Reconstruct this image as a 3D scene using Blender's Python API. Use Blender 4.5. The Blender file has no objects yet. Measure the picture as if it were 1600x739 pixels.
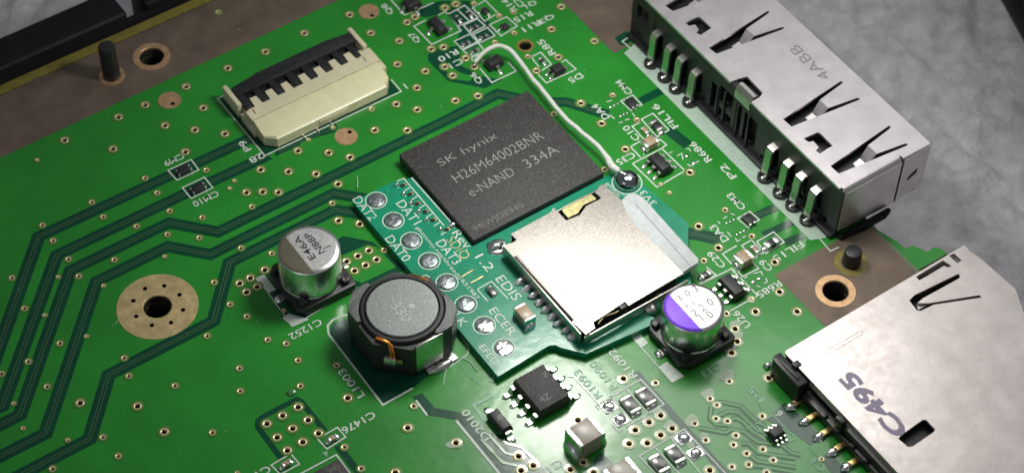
import bpy, bmesh, math, random
from mathutils import Vector, Matrix, noise
from mathutils.geometry import delaunay_2d_cdt

# ---------------------------------------------------------------- camera, light, exposure
# 1 unit = 1 millimetre.  x runs along the board's long side, y across it, z up; board top at z = 0
sc = bpy.context.scene
col = sc.collection
sc.unit_settings.system = 'METRIC'
sc.unit_settings.scale_length = 0.001
CAM = Vector((-77.9992, -109.2717, 164.9079))
ROT = ((0.8237, -0.5668, 0.0140), (-0.4324, -0.6439, -0.6312), (0.3668, 0.5139, -0.7755))  # right, down, forward
FPX = 3243.34
cd = bpy.data.cameras.new('camera'); cam = bpy.data.objects.new('camera', cd); col.objects.link(cam)
r_, d_, f_ = (Vector(v).normalized() for v in ROT)
cam.matrix_world = Matrix(((r_.x, -d_.x, -f_.x, CAM.x), (r_.y, -d_.y, -f_.y, CAM.y), (r_.z, -d_.z, -f_.z, CAM.z), (0, 0, 0, 1)))
cd.sensor_fit = 'HORIZONTAL'; cd.sensor_width = 36.0; cd.lens = 36.0 * FPX / 1600.0
cd.clip_start = 1.0; cd.clip_end = 2000.0
cd.dof.use_dof = True; cd.dof.focus_distance = 208.0; cd.dof.aperture_fstop = 0.043
sc.camera = cam

w = bpy.data.worlds.new('World'); sc.world = w; w.use_nodes = True
bg = w.node_tree.nodes['Background']; bg.inputs[0].default_value = (0.92, 0.95, 1.0, 1); bg.inputs[1].default_value = 0.14

def area(name, loc, target, size, power, colour, shape='DISK'):
    l = bpy.data.lights.new(name, 'AREA'); l.shape = shape; l.size = size; l.energy = power; l.color = colour
    o = bpy.data.objects.new(name, l); col.objects.link(o); o.location = loc
    o.rotation_euler = (Vector(target) - Vector(loc)).to_track_quat('-Z', 'Y').to_euler()
    return o
area('bench_lamp', (11, 5, 47), (-6, -6, 0), 14.0, 22000, (1.0, 0.985, 0.93))
area('bench_lamp_diffuser', (31, -6, 56), (10, -26, 0), 28.0, 12000, (1.0, 0.97, 0.93), 'SQUARE')
area('reflection_panel', (118, 34, 150), (15, -10, 0), 115.0, 30000, (0.98, 0.98, 1.0), 'SQUARE')  # unseen lamp added so the steel covers have a broad bright reflection

area('room_window', (-115, -40, 95), (0, 0, 0), 70.0, 13000, (0.95, 0.98, 1.0), 'SQUARE')

vs = sc.view_settings
vs.view_transform = 'Standard'; vs.look = 'None'; vs.exposure = 0.0; vs.gamma = 1.0; vs.use_curve_mapping = False
sc.display_settings.display_device = 'sRGB'

# ---------------------------------------------------------------- helpers
random.seed(7)
def at(px, py, z=0.0):
    """measured image position -> point of the plane at height z above the board (millimetres)"""
    a = (px - 800.0) / FPX; b = (py - 369.5) / FPX
    d = Vector([a * ROT[0][i] + b * ROT[1][i] + ROT[2][i] for i in range(3)])
    return CAM + d * ((z - CAM.z) / d.z)
def tile(ox, oy, s):
    return lambda x, y, z=0.0: at(ox + x * s, oy + y * s, z)
q = 270 / 1079
T1, T2, T3 = tile(0, 180, q), tile(0, 360, q), tile(0, 554, q)
T4, T5, T6 = tile(250, 180, q), tile(250, 360, q), tile(250, 554, q)
T7, T8 = tile(430, 180, q), tile(500, 554, q)
W1, W2, W3, W4, W5, W6 = tile(540, 0, q), tile(770, 0, q), tile(850, 120, q), tile(1000, 220, q), tile(1060, 360, q), tile(980, 540, q)
W7, W8 = tile(720, 560, 260 / 1073), tile(540, 280, 200 / 1079)
X1, X2, X3, X4 = tile(640, 330, 200 / 1079), tile(690, 460, 200 / 1079), tile(780, 390, 200 / 869), tile(900, 250, 210 / 1035)
X6, X7, X8 = tile(1040, 600, 200 / 1063), tile(1190, 540, 210 / 780), tile(530, 400, 200 / 672)
C1, C2, C4, C5 = tile(0, 0, .3518), tile(320, 0, .3518), tile(880, 0, 360 / 1108), tile(1180, 0, 420 / 1108)
K1, K2 = tile(380, 320, 360 / 1108), tile(380, 500, 360 / 1113)
D5, D7, D8 = tile(760, 270, 360 / 917), tile(920, 440, 300 / 1108), tile(920, 560, 320 / 1321)
E1, E2, E3, E5, E6, E7 = tile(1160, 500, 440 / 1361), tile(1200, 340, 400 / 1232), tile(1060, 280, 240 / 806), tile(1150, 150, 330 / 975), tile(980, 0, 220 / 903), tile(600, 0, 260 / 1372)
E8, F3 = tile(330, 40, 310 / 1091), tile(600, 120, 380 / 1080)
P = tile(0, 0, 1.0)

# ---- materials
MATS = {}
def mat(name, colour, rough=0.5, metal=0.0, vary=None, bump=None, coat=0.0, coat_rough=0.1, spec=0.5, rvary=0.0, colour2=None, speck=None, wave=None):
    m = bpy.data.materials.new(name); m.use_nodes = True; nt = m.node_tree; N = nt.nodes; L = nt.links
    b = N['Principled BSDF']
    b.inputs['Base Color'].default_value = (*colour, 1); b.inputs['Roughness'].default_value = rough
    b.inputs['Metallic'].default_value = metal; b.inputs['Coat Weight'].default_value = coat; b.inputs['Coat Roughness'].default_value = coat_rough
    b.inputs['Specular IOR Level'].default_value = spec
    if coat >= .3: b.inputs['Coat IOR'].default_value = 1.6
    tc = N.new('ShaderNodeTexCoord'); src = tc.outputs['Object']
    def nz(scale, detail=4.0, rgh=0.55):
        n = N.new('ShaderNodeTexNoise'); n.inputs['Scale'].default_value = scale; n.inputs['Detail'].default_value = detail
        n.inputs['Roughness'].default_value = rgh; L.new(src, n.inputs['Vector']); return n
    out = None
    if vary:
        n = nz(vary[0]); rp = N.new('ShaderNodeMapRange'); rp.inputs[1].default_value = .3; rp.inputs[2].default_value = .7
        L.new(n.outputs['Fac'], rp.inputs[0])
        mx = N.new('ShaderNodeMix'); mx.data_type = 'RGBA'; L.new(rp.outputs[0], mx.inputs[0])
        c2 = colour2 or tuple(min(1, c * (1 + vary[1])) for c in colour); c1 = tuple(c * (1 - vary[1]) for c in colour)
        mx.inputs[6].default_value = (*c1, 1); mx.inputs[7].default_value = (*c2, 1); out = mx.outputs[2]
    if speck:   # (scale, threshold, colour)
        v = nz(speck[0], 1.0); rp = N.new('ShaderNodeMapRange'); rp.inputs[1].default_value = speck[1]; rp.inputs[2].default_value = speck[1] + .06
        L.new(v.outputs['Fac'], rp.inputs[0])
        mx = N.new('ShaderNodeMix'); mx.data_type = 'RGBA'; L.new(rp.outputs[0], mx.inputs[0])
        if out: L.new(out, mx.inputs[6])
        else: mx.inputs[6].default_value = (*colour, 1)
        mx.inputs[7].default_value = (*speck[2], 1); out = mx.outputs[2]
    if out: L.new(out, b.inputs['Base Color'])
    if rvary:
        n = nz(1.3, 5.0); rp = N.new('ShaderNodeMapRange'); rp.inputs[1].default_value = .3; rp.inputs[2].default_value = .7
        rp.inputs[3].default_value = max(0.02, rough - rvary); rp.inputs[4].default_value = rough + rvary
        L.new(n.outputs['Fac'], rp.inputs[0]); L.new(rp.outputs[0], b.inputs['Roughness'])
    nrm = None
    for bp in (bump if bump and isinstance(bump[0], tuple) else ([bump] if bump else [])):
        n = nz(bp[0], 3.0); bu = N.new('ShaderNodeBump'); bu.inputs['Strength'].default_value = 1.0; bu.inputs['Distance'].default_value = bp[1]
        L.new(n.outputs['Fac'], bu.inputs['Height'])
        if nrm: L.new(nrm, bu.inputs['Normal'])
        nrm = bu.outputs['Normal']
    if nrm:
        L.new(nrm, b.inputs['Normal']); L.new(nrm, b.inputs['Coat Normal'])
    MATS[name] = m
    return m
MB1 = ((0.16, 0.07), (2.2, 0.003))
mat('mask_green', (0.017, 0.225, 0.022), .34, 0, (0.10, .18), MB1, .34, .17, .28, .05)
mat('mask_dark', (0.0006, 0.056, 0.026), .32, 0, (0.3, .15), MB1, .34, .16, .2, .05)
mat('mask_trace', (0.045, 0.19, 0.045), .28, 0, None, MB1, .7, .14)
mat('mask_edge', (0.085, 0.150, 0.060), .35, 0, None, None, .4)
mat('mask_module', (0.004, 0.235, 0.125), .30, 0, (0.5, .12), MB1, .5, .15, .4, .05)
mat('mask_module_trace', (0.01, 0.30, 0.16), .28, 0, None, MB1, .5, .14)
mat('brown_copper', (0.155, 0.118, 0.088), .50, .25, (0.35, .22), (3.0, .006), 0, .1, .4, .08)
mat('bare_laminate', (0.20, 0.165, 0.03), .55, 0, (0.8, .2), (4, .01))
mat('board_core', (0.16, 0.17, 0.06), .7, 0, (1.5, .2))
mat('gold_pad', (0.74, 0.58, 0.29), .42, .65, (0.8, .18), ((6, .01), (1.1, .02)), 0, .1, .5, .10)
mat('copper_pad', (0.62, 0.40, 0.22), .48, .7, (1.4, .2), (5, .01))
mat('via_ring', (0.86, 0.74, 0.46), .34, .5, (3, .15))
mat('via_halo', (0.10, 0.20, 0.03), .3, 0, None, None, .7, .14)
mat('hole_dark', (0.012, 0.009, 0.005), .8)  # near black, the shade inside open holes put into the colour
mat('silk', (0.56, 0.64, 0.56), .55, 0, (2.5, .12), (6, .004))
mat('silk_block', (0.40, 0.52, 0.43), .5, 0, (1.2, .08), (6, .004))
mat('silk_faint', (0.22, 0.42, 0.28), .45, 0, (2.5, .12))
mat('solder', (0.88, 0.88, 0.88), .22, 1.0, (2.0, .08), (3.0, .04))
mat('solder_dull', (0.62, 0.63, 0.62), .34, 1.0, (3.0, .18), (4.0, .06))
mat('solder_bright', (0.86, 0.84, 0.87), .28, .72, (3.0, .10), (4.0, .05))
mat('tin', (0.72, 0.71, 0.66), .30, 1.0, (2.0, .10), (3.0, .02))
mat('pad_speckled', (0.25, 0.28, 0.29), .38, .85, (3.0, .35), ((2.5, .07), (9, .012)), 0, .1, .5, .1)
mat('chip_black', (0.034, 0.033, 0.031), .58, 0, (6.0, .5), ((7.0, .05), (16.0, .02)), 0, .1, .5, .06, None, (8.0, .62, (0.115, .11, .10)))
mat('body_black', (0.018, 0.018, 0.020), .48, 0, (4.0, .3), (8.0, .02), 0, .1, .5)
mat('housing_black', (0.014, 0.015, 0.016), .42, 0, (2.0, .3), (5.0, .012), 0, .1, .5, .06)
mat('frame_black', (0.006, 0.006, 0.009), .55, 0, (0.6, .3), (3.0, .02), 0, .1, .25)
mat('mark_grey', (0.26, 0.26, 0.24), .6, 0, (5.0, .3))
mat('mark_faint', (0.17, 0.17, 0.16), .6)
mat('cream', (0.58, 0.54, 0.37), .42, 0, (0.8, .06), (5.0, .008), .1, .2, .5, .05)
mat('cream_light', (0.62, 0.60, 0.37), .34, 0, (0.8, .06), ((5.0, .008), (1.5, .01)), .2, .2)
mat('aluminium', (0.80, 0.80, 0.79), .27, 1.0, (1.0, .05), ((0.8, .01), (14, .004)), 0, .1, .5, .05)
mat('aluminium_top', (0.58, 0.58, 0.57), .44, .75, (7.0, .10), ((12, .012), (1.0, .02)), 0, .1, .5, .06)
mat('cap_mark_dark', (0.13, 0.12, 0.085), .5, .3, (9.0, .35), (9, .01))
mat('cap_mark_purple', (0.115, 0.022, 0.56), .42, .25, (9.0, .30), (11, .015), 0, .1, .5, 0, None, (16, .66, (.4, .25, .85)))
mat('ink_black', (0.02, 0.02, 0.022), .6)
mat('ferrite', (0.032, 0.035, 0.034), .46, .25, (3.0, .25), ((6.0, .03), (14.0, .01)), 0, .1, .5, .08)
mat('ferrite_top', (0.24, 0.265, 0.25), .50, .35, (5.0, .28), ((7.0, .05), (16.0, .02)), 0, .1, .5, .08)
mat('ferrite_land', (0.13, 0.14, 0.135), .5, .3, (5.0, .28), ((7.0, .05), (16.0, .02)))
mat('ring_black', (0.012, 0.012, 0.013), .55, 0, (4.0, .3), (9.0, .03))
mat('copper_wire', (0.85, 0.30, 0.06), .28, 1.0, (3.0, .15))
mat('mark_white', (0.40, 0.44, 0.41), .6, 0, (5, .2))
mat('scratch_light', (0.78, 0.75, 0.74), .3, .9)
mat('shell_steel', (0.76, 0.715, 0.72), .36, .90, (0.4, .10), ((0.35, .02), (9.0, .006)), 0, .1, .5, .06)
mat('shell_steel_sd', (0.64, 0.59, 0.56), .40, .86, (0.45, .10), ((0.35, .03), (6.0, .008)), 0, .1, .5, .08)
mat('shell_card', (0.46, 0.43, 0.385), .33, .97, (5.5, .24), ((5.0, .010), (12.0, .008)), 0, .1, .5, 0)
mat('spring_gold', (0.62, 0.58, 0.28), .35, .9, (2.0, .2), (4.0, .02))
mat('gold', (0.62, 0.46, 0.20), .32, 1.0, (3.0, .12))
mat('card_grey', (0.50, 0.54, 0.54), .42, 0, (1.2, .10), (5.0, .01), .1, .2, .5, 0, None, (9, .70, (.8, .85, .85)))
mat('ceramic_tan', (0.36, 0.27, 0.17), .42, 0, (2.0, .12), (5.0, .01), .2, .2)
mat('ceramic_grey', (0.34, 0.31, 0.25), .42, 0, (1.2, .15), (4.0, .012), .2, .2)
mat('resistor_top', (0.035, 0.036, 0.040), .32, 0, (4.0, .2), None, .4, .15)
mat('ceramic_white', (0.55, 0.54, 0.50), .5)
mat('solder_bead', (0.42, 0.44, 0.47), .10, 1.0, (1.0, .06), (0.8, .02))
mat('wire_white', (0.60, 0.63, 0.57), .42, 0, (0.8, .05), (2.5, .01), 0, .1, .5)
mat('stamp_purple', (0.27, 0.235, 0.33), .55, 0, (6.0, .25))
mat('stamp_grey', (0.24, 0.23, 0.235), .55, 0, (6.0, .2))
mat('flux', (0.70, 0.74, 0.66), .5, 0, (2.0, .15), (3.0, .05))
MATS['flux'].node_tree.nodes['Principled BSDF'].inputs['Alpha'].default_value = .42
mat('carpet', (0.70, 0.685, 0.71), .95, 0, (0.5, .16), ((1.1, .3), (2.6, .2)), 0, .1, .1)

# ---- mesh building
class Mesh:
    def __init__(self): self.v = []; self.f = []; self.m = []
    def add(self, v, f, mi=0):
        o = len(self.v); self.v += [tuple(x) for x in v]; self.f += [tuple(i + o for i in x) for x in f]; self.m += [mi] * len(f); return self
    def bm(self, bmh, mi=0):
        bmh.verts.index_update(); self.add([v.co for v in bmh.verts], [[v.index for v in f.verts] for f in bmh.faces], mi); bmh.free(); return self
    def box(self, x0, x1, y0, y1, z0, z1, bev=0.0, mi=0, seg=2):
        return self.prism([(x0, y0), (x1, y0), (x1, y1), (x0, y1)], z0, z1, bev, mi, seg)
    def prism(self, poly, z0, z1, bev=0.0, mi=0, seg=2, top=None, vert_bev=True):
        """poly counter-clockwise; top: optional polygon of the upper face"""
        b = bmesh.new(); n = len(poly); top = top or poly
        lo = [b.verts.new((p[0], p[1], z0)) for p in poly]; hi = [b.verts.new((p[0], p[1], z1)) for p in top]
        b.faces.new(lo[::-1]); b.faces.new(hi)
        for i in range(n): b.faces.new((lo[i], lo[(i + 1) % n], hi[(i + 1) % n], hi[i]))
        if bev > 0:
            es = [e for e in b.edges if not (e.verts[0].co.z == z0 and e.verts[1].co.z == z0) and (vert_bev or e.verts[0].co.z == e.verts[1].co.z)]
            bmesh.ops.bevel(b, geom=es, offset=bev, segments=seg, profile=.5, affect='EDGES', clamp_overlap=True)
        bmesh.ops.recalc_face_normals(b, faces=b.faces)
        return self.bm(b, mi)
    def lathe(self, cx, cy, prof, n=32, mi=0, cap_top=False, cap_bot=False, sx=1.0, sy=1.0):
        v = []; f = []
        for r, z in prof:
            for k in range(n):
                a = 2 * math.pi * k / n; v.append((cx + sx * r * math.cos(a), cy + sy * r * math.sin(a), z))
        for j in range(len(prof) - 1):
            for k in range(n):
                k2 = (k + 1) % n; f.append((j * n + k, j * n + k2, (j + 1) * n + k2, (j + 1) * n + k))
        if cap_bot: f.append(tuple(range(n))[::-1])
        if cap_top: f.append(tuple((len(prof) - 1) * n + k for k in range(n)))
        return self.add(v, f, mi)
    def tube(self, path, r, n=10, mi=0, caps=True):
        pts = [Vector(p) for p in path]; rad = r if isinstance(r, (list, tuple)) else [r] * len(pts); v = []; f = []
        up = Vector((0, 0, 1))
        for i, p in enumerate(pts):
            t = (pts[min(i + 1, len(pts) - 1)] - pts[max(i - 1, 0)]).normalized()
            s = t.cross(up)
            if s.length < .05: s = t.cross(Vector((1, 0, 0)))
            s.normalize(); u = s.cross(t)
            for k in range(n):
                a = 2 * math.pi * k / n; v.append(p + s * (rad[i] * math.cos(a)) + u * (rad[i] * math.sin(a)))
        for j in range(len(pts) - 1):
            for k in range(n):
                k2 = (k + 1) % n; f.append((j * n + k, j * n + k2, (j + 1) * n + k2, (j + 1) * n + k))
        if caps: f.append(tuple(range(n))[::-1]); f.append(tuple((len(pts) - 1) * n + k for k in range(n)))
        return self.add(v, f, mi)
    def blob(self, cx, cy, z0, rx, ry, h, n=16, m=6, mi=0, lump=0.0):
        v = []; f = []; sd = Vector((cx * 3.1, cy * 2.7, z0))
        for j in range(m + 1):
            a = math.pi / 2 * j / m; cr, cz = math.cos(a), math.sin(a)
            for k in range(n):
                b = 2 * math.pi * k / n; g = 1 + lump * noise.noise(sd + Vector((math.cos(b) * 1.4, math.sin(b) * 1.4, a)))
                v.append((cx + rx * cr * g * math.cos(b), cy + ry * cr * g * math.sin(b), z0 + h * cz * (1 + lump * .4 * noise.noise(sd + Vector((b, a, 3))) * cr)))
        for j in range(m):
            for k in range(n):
                k2 = (k + 1) % n; f.append((j * n + k, j * n + k2, (j + 1) * n + k2, (j + 1) * n + k))
        return self.add(v, f, mi)
    def ribbon(self, path, wd, z, mi=0, closed=False):
        poly = ribbon_poly(path, wd, closed)
        n = len(poly) // 2; v = [(p[0], p[1], z) for p in poly]; f = []
        for i in range(n - 1): f.append((i, i + 1, n + i + 1, n + i))
        if closed: f.append((n - 1, 0, n, 2 * n - 1))
        f = [x[::-1] for x in f]
        return self.add(v, f, mi)
    def sheet(self, loops, z, mi=0):
        v, f = cdt(loops); return self.add([(x, y, z) for x, y in v], f, mi)
    def plate(self, loops, z0, z1, mi=0, fn=None, mi_side=None):
        """flat plate with real holes (loops[0] outline, the rest holes); fn maps (x, y, z) to its own plane"""
        v, f = cdt(loops); fn = fn or (lambda x, y, z: (x, y, z))
        self.add([fn(x, y, z1) for x, y in v], f, mi); self.add([fn(x, y, z0) for x, y in v], [t[::-1] for t in f], mi)
        for k, lp in enumerate(loops):
            lp = [(p[0], p[1]) for p in lp]
            if (signed(lp) > 0) != (k == 0): lp = lp[::-1]
            n = len(lp); self.add([fn(x, y, z0) for x, y in lp] + [fn(x, y, z1) for x, y in lp],
                [(i, (i + 1) % n, n + (i + 1) % n, n + i) for i in range(n)], mi if mi_side is None else mi_side)
        return self
    def build(self, name, mats, parent=None, smooth=40.0, loc=None):
        org = parent_loc(parent) if parent else (Vector(loc) if loc else Vector((0, 0, 0)))
        me = bpy.data.meshes.new(name); me.from_pydata([(x - org.x, y - org.y, z - org.z) for x, y, z in self.v], [], self.f)
        for m in (mats if isinstance(mats, (list, tuple)) else [mats]): me.materials.append(MATS[m])
        me.polygons.foreach_set('material_index', self.m)
        if smooth:
            me.polygons.foreach_set('use_smooth', [True] * len(me.polygons)); me.set_sharp_from_angle(angle=math.radians(smooth))
        me.update(); o = bpy.data.objects.new(name, me); col.objects.link(o)
        if parent: o.parent = parent
        elif loc: o.location = loc
        return o
def parent_loc(p):
    v = Vector(p.location)
    while p.parent: p = p.parent; v += p.location
    return v
def signed(l): return sum(l[i][0] * l[(i + 1) % len(l)][1] - l[(i + 1) % len(l)][0] * l[i][1] for i in range(len(l)))
def cdt(loops):
    vv = []; ee = []
    for lp in loops:
        o = len(vv); n = len(lp); vv += [Vector((p[0], p[1])) for p in lp]; ee += [(o + i, o + (i + 1) % n) for i in range(n)]
    r = delaunay_2d_cdt(vv, ee, [], 0, 1e-5); out = []
    bb = [(min(p[0] for p in l), max(p[0] for p in l), min(p[1] for p in l), max(p[1] for p in l), l) for l in loops]
    for t in r[2]:
        a, b, c = (r[0][i] for i in t[:3]); g = (a + b + c) / 3
        hit = [x0 < g.x < x1 and y0 < g.y < y1 and inside((g.x, g.y), l) for x0, x1, y0, y1, l in bb]
        if not hit[0] or any(hit[1:]): continue
        out.append(tuple(t) if (b - a).cross(c - a) > 0 else tuple(t)[::-1])
    return [(p.x, p.y) for p in r[0]], out
def ribbon_poly(path, wd, closed=False):
    p = [Vector((a[0], a[1])) for a in path]; n = len(p); L = []; R = []
    for i in range(n):
        a = p[i - 1] if (i or closed) else None; b = p[(i + 1) % n] if (i < n - 1 or closed) else None
        d1 = (p[i] - a).normalized() if a is not None else None; d2 = (b - p[i]).normalized() if b is not None else None
        d1 = d1 if d1 is not None else d2; d2 = d2 if d2 is not None else d1
        n1 = Vector((-d1.y, d1.x)); n2 = Vector((-d2.y, d2.x)); m = (n1 + n2)
        m = m.normalized() if m.length > 1e-4 else n1
        s = wd / 2 / max(.35, m.dot(n1)); L.append(p[i] + m * s); R.append(p[i] - m * s)
    return L + R
def circle(cx, cy, r, n=20): return [(cx + r * math.cos(2 * math.pi * k / n), cy + r * math.sin(2 * math.pi * k / n)) for k in range(n)]
def inside(pt, poly):
    x, y = pt; c = False; n = len(poly)
    for i in range(n):
        x1, y1 = poly[i][0], poly[i][1]; x2, y2 = poly[(i + 1) % n][0], poly[(i + 1) % n][1]
        if (y1 > y) != (y2 > y) and x < (x2 - x1) * (y - y1) / (y2 - y1) + x1: c = not c
    return c
def edge_dist(pt, poly):
    best = 1e9; p = Vector((pt[0], pt[1]))
    for i in range(len(poly)):
        a = Vector((poly[i][0], poly[i][1])); b = Vector((poly[(i + 1) % len(poly)][0], poly[(i + 1) % len(poly)][1])); d = b - a
        t = max(0, min(1, (p - a).dot(d) / max(1e-9, d.dot(d)))); best = min(best, (a + d * t - p).length)
    return best
def thing(name, label, cat, loc, group=None):
    o = bpy.data.objects.new(name, None); o.empty_display_size = 1; col.objects.link(o); o.location = loc
    o['label'] = label; o['category'] = cat
    if group: o['group'] = group
    return o
def tag(o, label, cat, group=None):
    o['label'] = label; o['category'] = cat
    if group: o['group'] = group
    return o
ANG = {'+x': 0, '+y': math.pi / 2, '-x': math.pi, '-y': -math.pi / 2}
def text(s, a, b, m, parent, height=None, z=None, bold=0.02, name='printed_text', axis=None):
    """lettering from a to b (board points), reading along the nearest board axis"""
    a, b = Vector(a), Vector(b); d = b - a
    ax = max(ANG, key=lambda k: d.x * math.cos(ANG[k]) + d.y * math.sin(ANG[k])); an = ANG[axis or ax]
    ln = abs(d.x * math.cos(an) + d.y * math.sin(an)); c = (a + b) / 2
    cu = bpy.data.curves.new(name, 'FONT'); cu.body = s; cu.size = 1.0; cu.offset = bold; cu.resolution_u = 3; cu.fill_mode = 'FRONT'
    cu.align_x = 'LEFT'
    tmp = bpy.data.objects.new('tmp', cu); me = bpy.data.meshes.new_from_object(tmp)
    bpy.data.objects.remove(tmp); bpy.data.curves.remove(cu)
    xs = [v.co.x for v in me.vertices]; ys = [v.co.y for v in me.vertices]
    x0, x1, y0, y1 = min(xs), max(xs), min(ys), max(ys); kx = ln / (x1 - x0); ky = (height / (y1 - y0)) if height else kx
    if len(s) == 1 and height: kx = ky * .95
    zz = a.z if z is None else z; org = parent_loc(parent); ca, sa = math.cos(an), math.sin(an)
    for v in me.vertices:
        x = (v.co.x - (x0 + x1) / 2) * kx; y = (v.co.y - (y0 + y1) / 2) * ky
        v.co = (c.x + x * ca - y * sa - org.x, c.y + x * sa + y * ca - org.y, zz - org.z)
    me.name = name; me.materials.clear(); me.materials.append(MATS[m]); me.update()
    o = bpy.data.objects.new(name, me); col.objects.link(o); o.parent = parent
    return o

# ---------------------------------------------------------------- the board
VIA = []   # (x, y, ring radius, hole radius)
SIZE = {'s': (.215, .125), 'm': (.30, .185), 'l': (.405, .275)}
def vias(tl, spec):
    for k, pts in spec.items():
        for x, y in pts:
            p = tl(x, y); VIA.append((p.x, p.y, *SIZE[k]))
vias(T1, dict(l=[(404,158),(740,14),(706,213),(1031,67)], s=[(234,283)], m=[(906,396),(982,488),(574,546),(645,637),(265,689),(853,696),(1060,600)]))
vias(T2, dict(m=[(332,66),(427,181),(492,288),(714,185),(75,298),(154,488),(374,706),(1046,27)], s=[(365,292),(1030,164),(648,347),(282,530),(542,662)]))
vias(T3, dict(m=[(177,44),(10,120),(294,200),(776,21),(805,134),(643,515),(739,633),(329,712)], s=[(87,305),(146,460),(424,533)], l=[(500,301),(859,321),(1026,481)]))
vias(T4, dict(l=[(217,94),(405,118),(158,231),(629,342),(802,354),(974,369),(540,484),(641,480),(739,483),(861,225),(1053,236)], m=[(289,345),(574,573),(264,641)], s=[(466,412),(437,459),(928,157)]))
vias(T5, dict(l=[(654,248),(564,298),(497,331),(607,352),(540,386)], m=[(245,48),(507,112),(698,145),(338,325),(438,462),(543,538),(295,659),(673,683),(788,707)]))
vias(T6, dict(l=[(862,327),(765,380),(667,431),(924,408),(828,461),(731,516),(989,491),(891,545),(795,598)], m=[(862,36),(496,86),(501,228),(877,196),(94,194),(328,486)], s=[(482,739)]))
vias(T7, dict(l=[(622,96),(824,97),(467,265),(392,432),(395,660),(527,680)], m=[(356,552)], s=[(361,81)]))
vias(T8, dict(l=[(173,270),(547,456),(848,550),(470,735)], m=[(104,68),(585,321),(153,577),(257,711)]))
vias(W1, dict(l=[(25,95),(157,210),(335,259),(323,405),(497,448),(445,551),(316,653),(447,688),(685,632),(826,601),(383,143),(432,109),(620,52),(688,28),(534,309),(611,297),(619,420),(669,475),(750,366),(805,420)], m=[(163,684),(1053,210),(932,268),(802,26),(960,103),(1050,80)]))
vias(C2, dict(l=[(102,305),(269,232),(442,150)]))
vias(C1, dict(l=[(827,387),(645,468),(903,481)], m=[(970,57)]))
vias(W2, dict(l=[(427,46),(366,186),(635,260),(409,360),(272,445),(550,647)], m=[(219,357),(748,598)]))
vias(W3, dict(l=[(359,294),(508,454),(911,599)], m=[(580,273),(61,235),(378,580)], s=[(728,674),(782,727)]))
vias(W4, dict(l=[(366,535),(490,669)], m=[(531,434),(698,598)]))
vias(W5, dict(l=[(603,199),(632,384),(742,506),(482,507),(355,615),(368,693)], m=[(159,190),(455,430),(301,520)]))
vias(W6, dict(l=[(652,44),(885,202),(210,435),(137,478),(51,527),(282,516),(210,558),(126,608),(12,612)], m=[(638,223),(518,331),(561,370),(555,456),(627,471),(423,486),(492,590),(679,561),(665,619),(747,674),(848,648),(913,716),(845,440),(178,232)]))
vias(X6, dict(m=[(692,669),(552,688),(840,735)], l=[(367,716)]))
vias(W7, dict(l=[(755,398),(1049,130),(372,630),(467,690),(388,722),(707,716),(791,667),(856,736)]))
vias(K1, dict(l=[(497,273),(551,247),(604,221),(641,264),(588,291),(535,318)], m=[(678,219),(137,235)]))
for tl, x, y in ((T5, 771, 503), (X7, 350, 658)):
    p = tl(x, y); VIA.append((p.x, p.y, *SIZE['s']))
vv = []
for v in VIA:   # drop any mark noted twice
    if all(math.hypot(v[0] - u[0], v[1] - u[1]) > v[2] + u[2] for u in vv): vv.append(v)
VIA = vv

HOLE1, PIN1, RING, HOLE2, PIN2 = P(237, 89), P(175, 119), P(246, 479), P(1305.5, 455), P(1330, 410)
BORE = E7(1165, 380)
BIG = [(HOLE1.x, HOLE1.y, 1.35), (RING.x, RING.y, 1.42), (HOLE2.x, HOLE2.y, 1.32), (BORE.x, BORE.y, .72), (PIN1.x, PIN1.y, .95)]
RING_HOLES = [T2(906,365), T2(1026,348), T2(833,441), T2(851,538), T2(949,594), T2(1068,577), T5(122,404), T5(144,498)]
PAD_HOLES = [C1(767,463), W1(165,101), T7(465,109)]
CUT = [(v[0], v[1], (v[2] + v[3]) / 2) for v in VIA] + BIG + [(p.x, p.y, .24) for p in RING_HOLES + PAD_HOLES]

board = thing('circuit_board', 'green printed circuit board with gold plated holes and white lettering', 'circuit board', (0, 0, 0))
XR = 31.8
tab = [E2(725, 250), E2(790, 215), E2(862, 172), E2(835, 150), E2(800, 140), E2(765, 165), E2(735, 150), E2(700, 135), E2(660, 148), E2(625, 118), E2(590, 100)]
outline = [(-100, -75), (XR, -75), (XR, tab[0].y)] + [(p.x, p.y) for p in tab[1:-1] if p.x > XR + .1] + [(XR, -20.4), (XR, 46.9), (-100, 46.9)]
LIM = lambda l: [(max(-100, min(60, p[0])), max(-75, min(46.9, p[1]))) for p in l]
def with_holes(poly):
    return [[(p[0], p[1]) for p in poly]] + [circle(x, y, r, 14) for x, y, r in CUT if inside((x, y), poly) or edge_dist((x, y), poly) < r]
mb = Mesh()
v_, f_ = cdt(with_holes(outline)); mb.add([(x, y, 0) for x, y in v_], f_, 0)
n = len(outline)
mb.add([(x, y, 0) for x, y in outline] + [(x, y, -1.2) for x, y in outline], [(i, n + i, n + (i + 1) % n, (i + 1) % n) for i in range(n)], 1)
mb.add([(x, y, -1.2) for x, y in v_], [t[::-1] for t in f_], 1)
mb.build('solder_mask', ['mask_green', 'board_core'], board, 0)

def patch(name, poly, m, z):
    return Mesh().sheet(with_holes([(p[0], p[1]) for p in poly]), z).build(name, m, board, 0)
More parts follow.
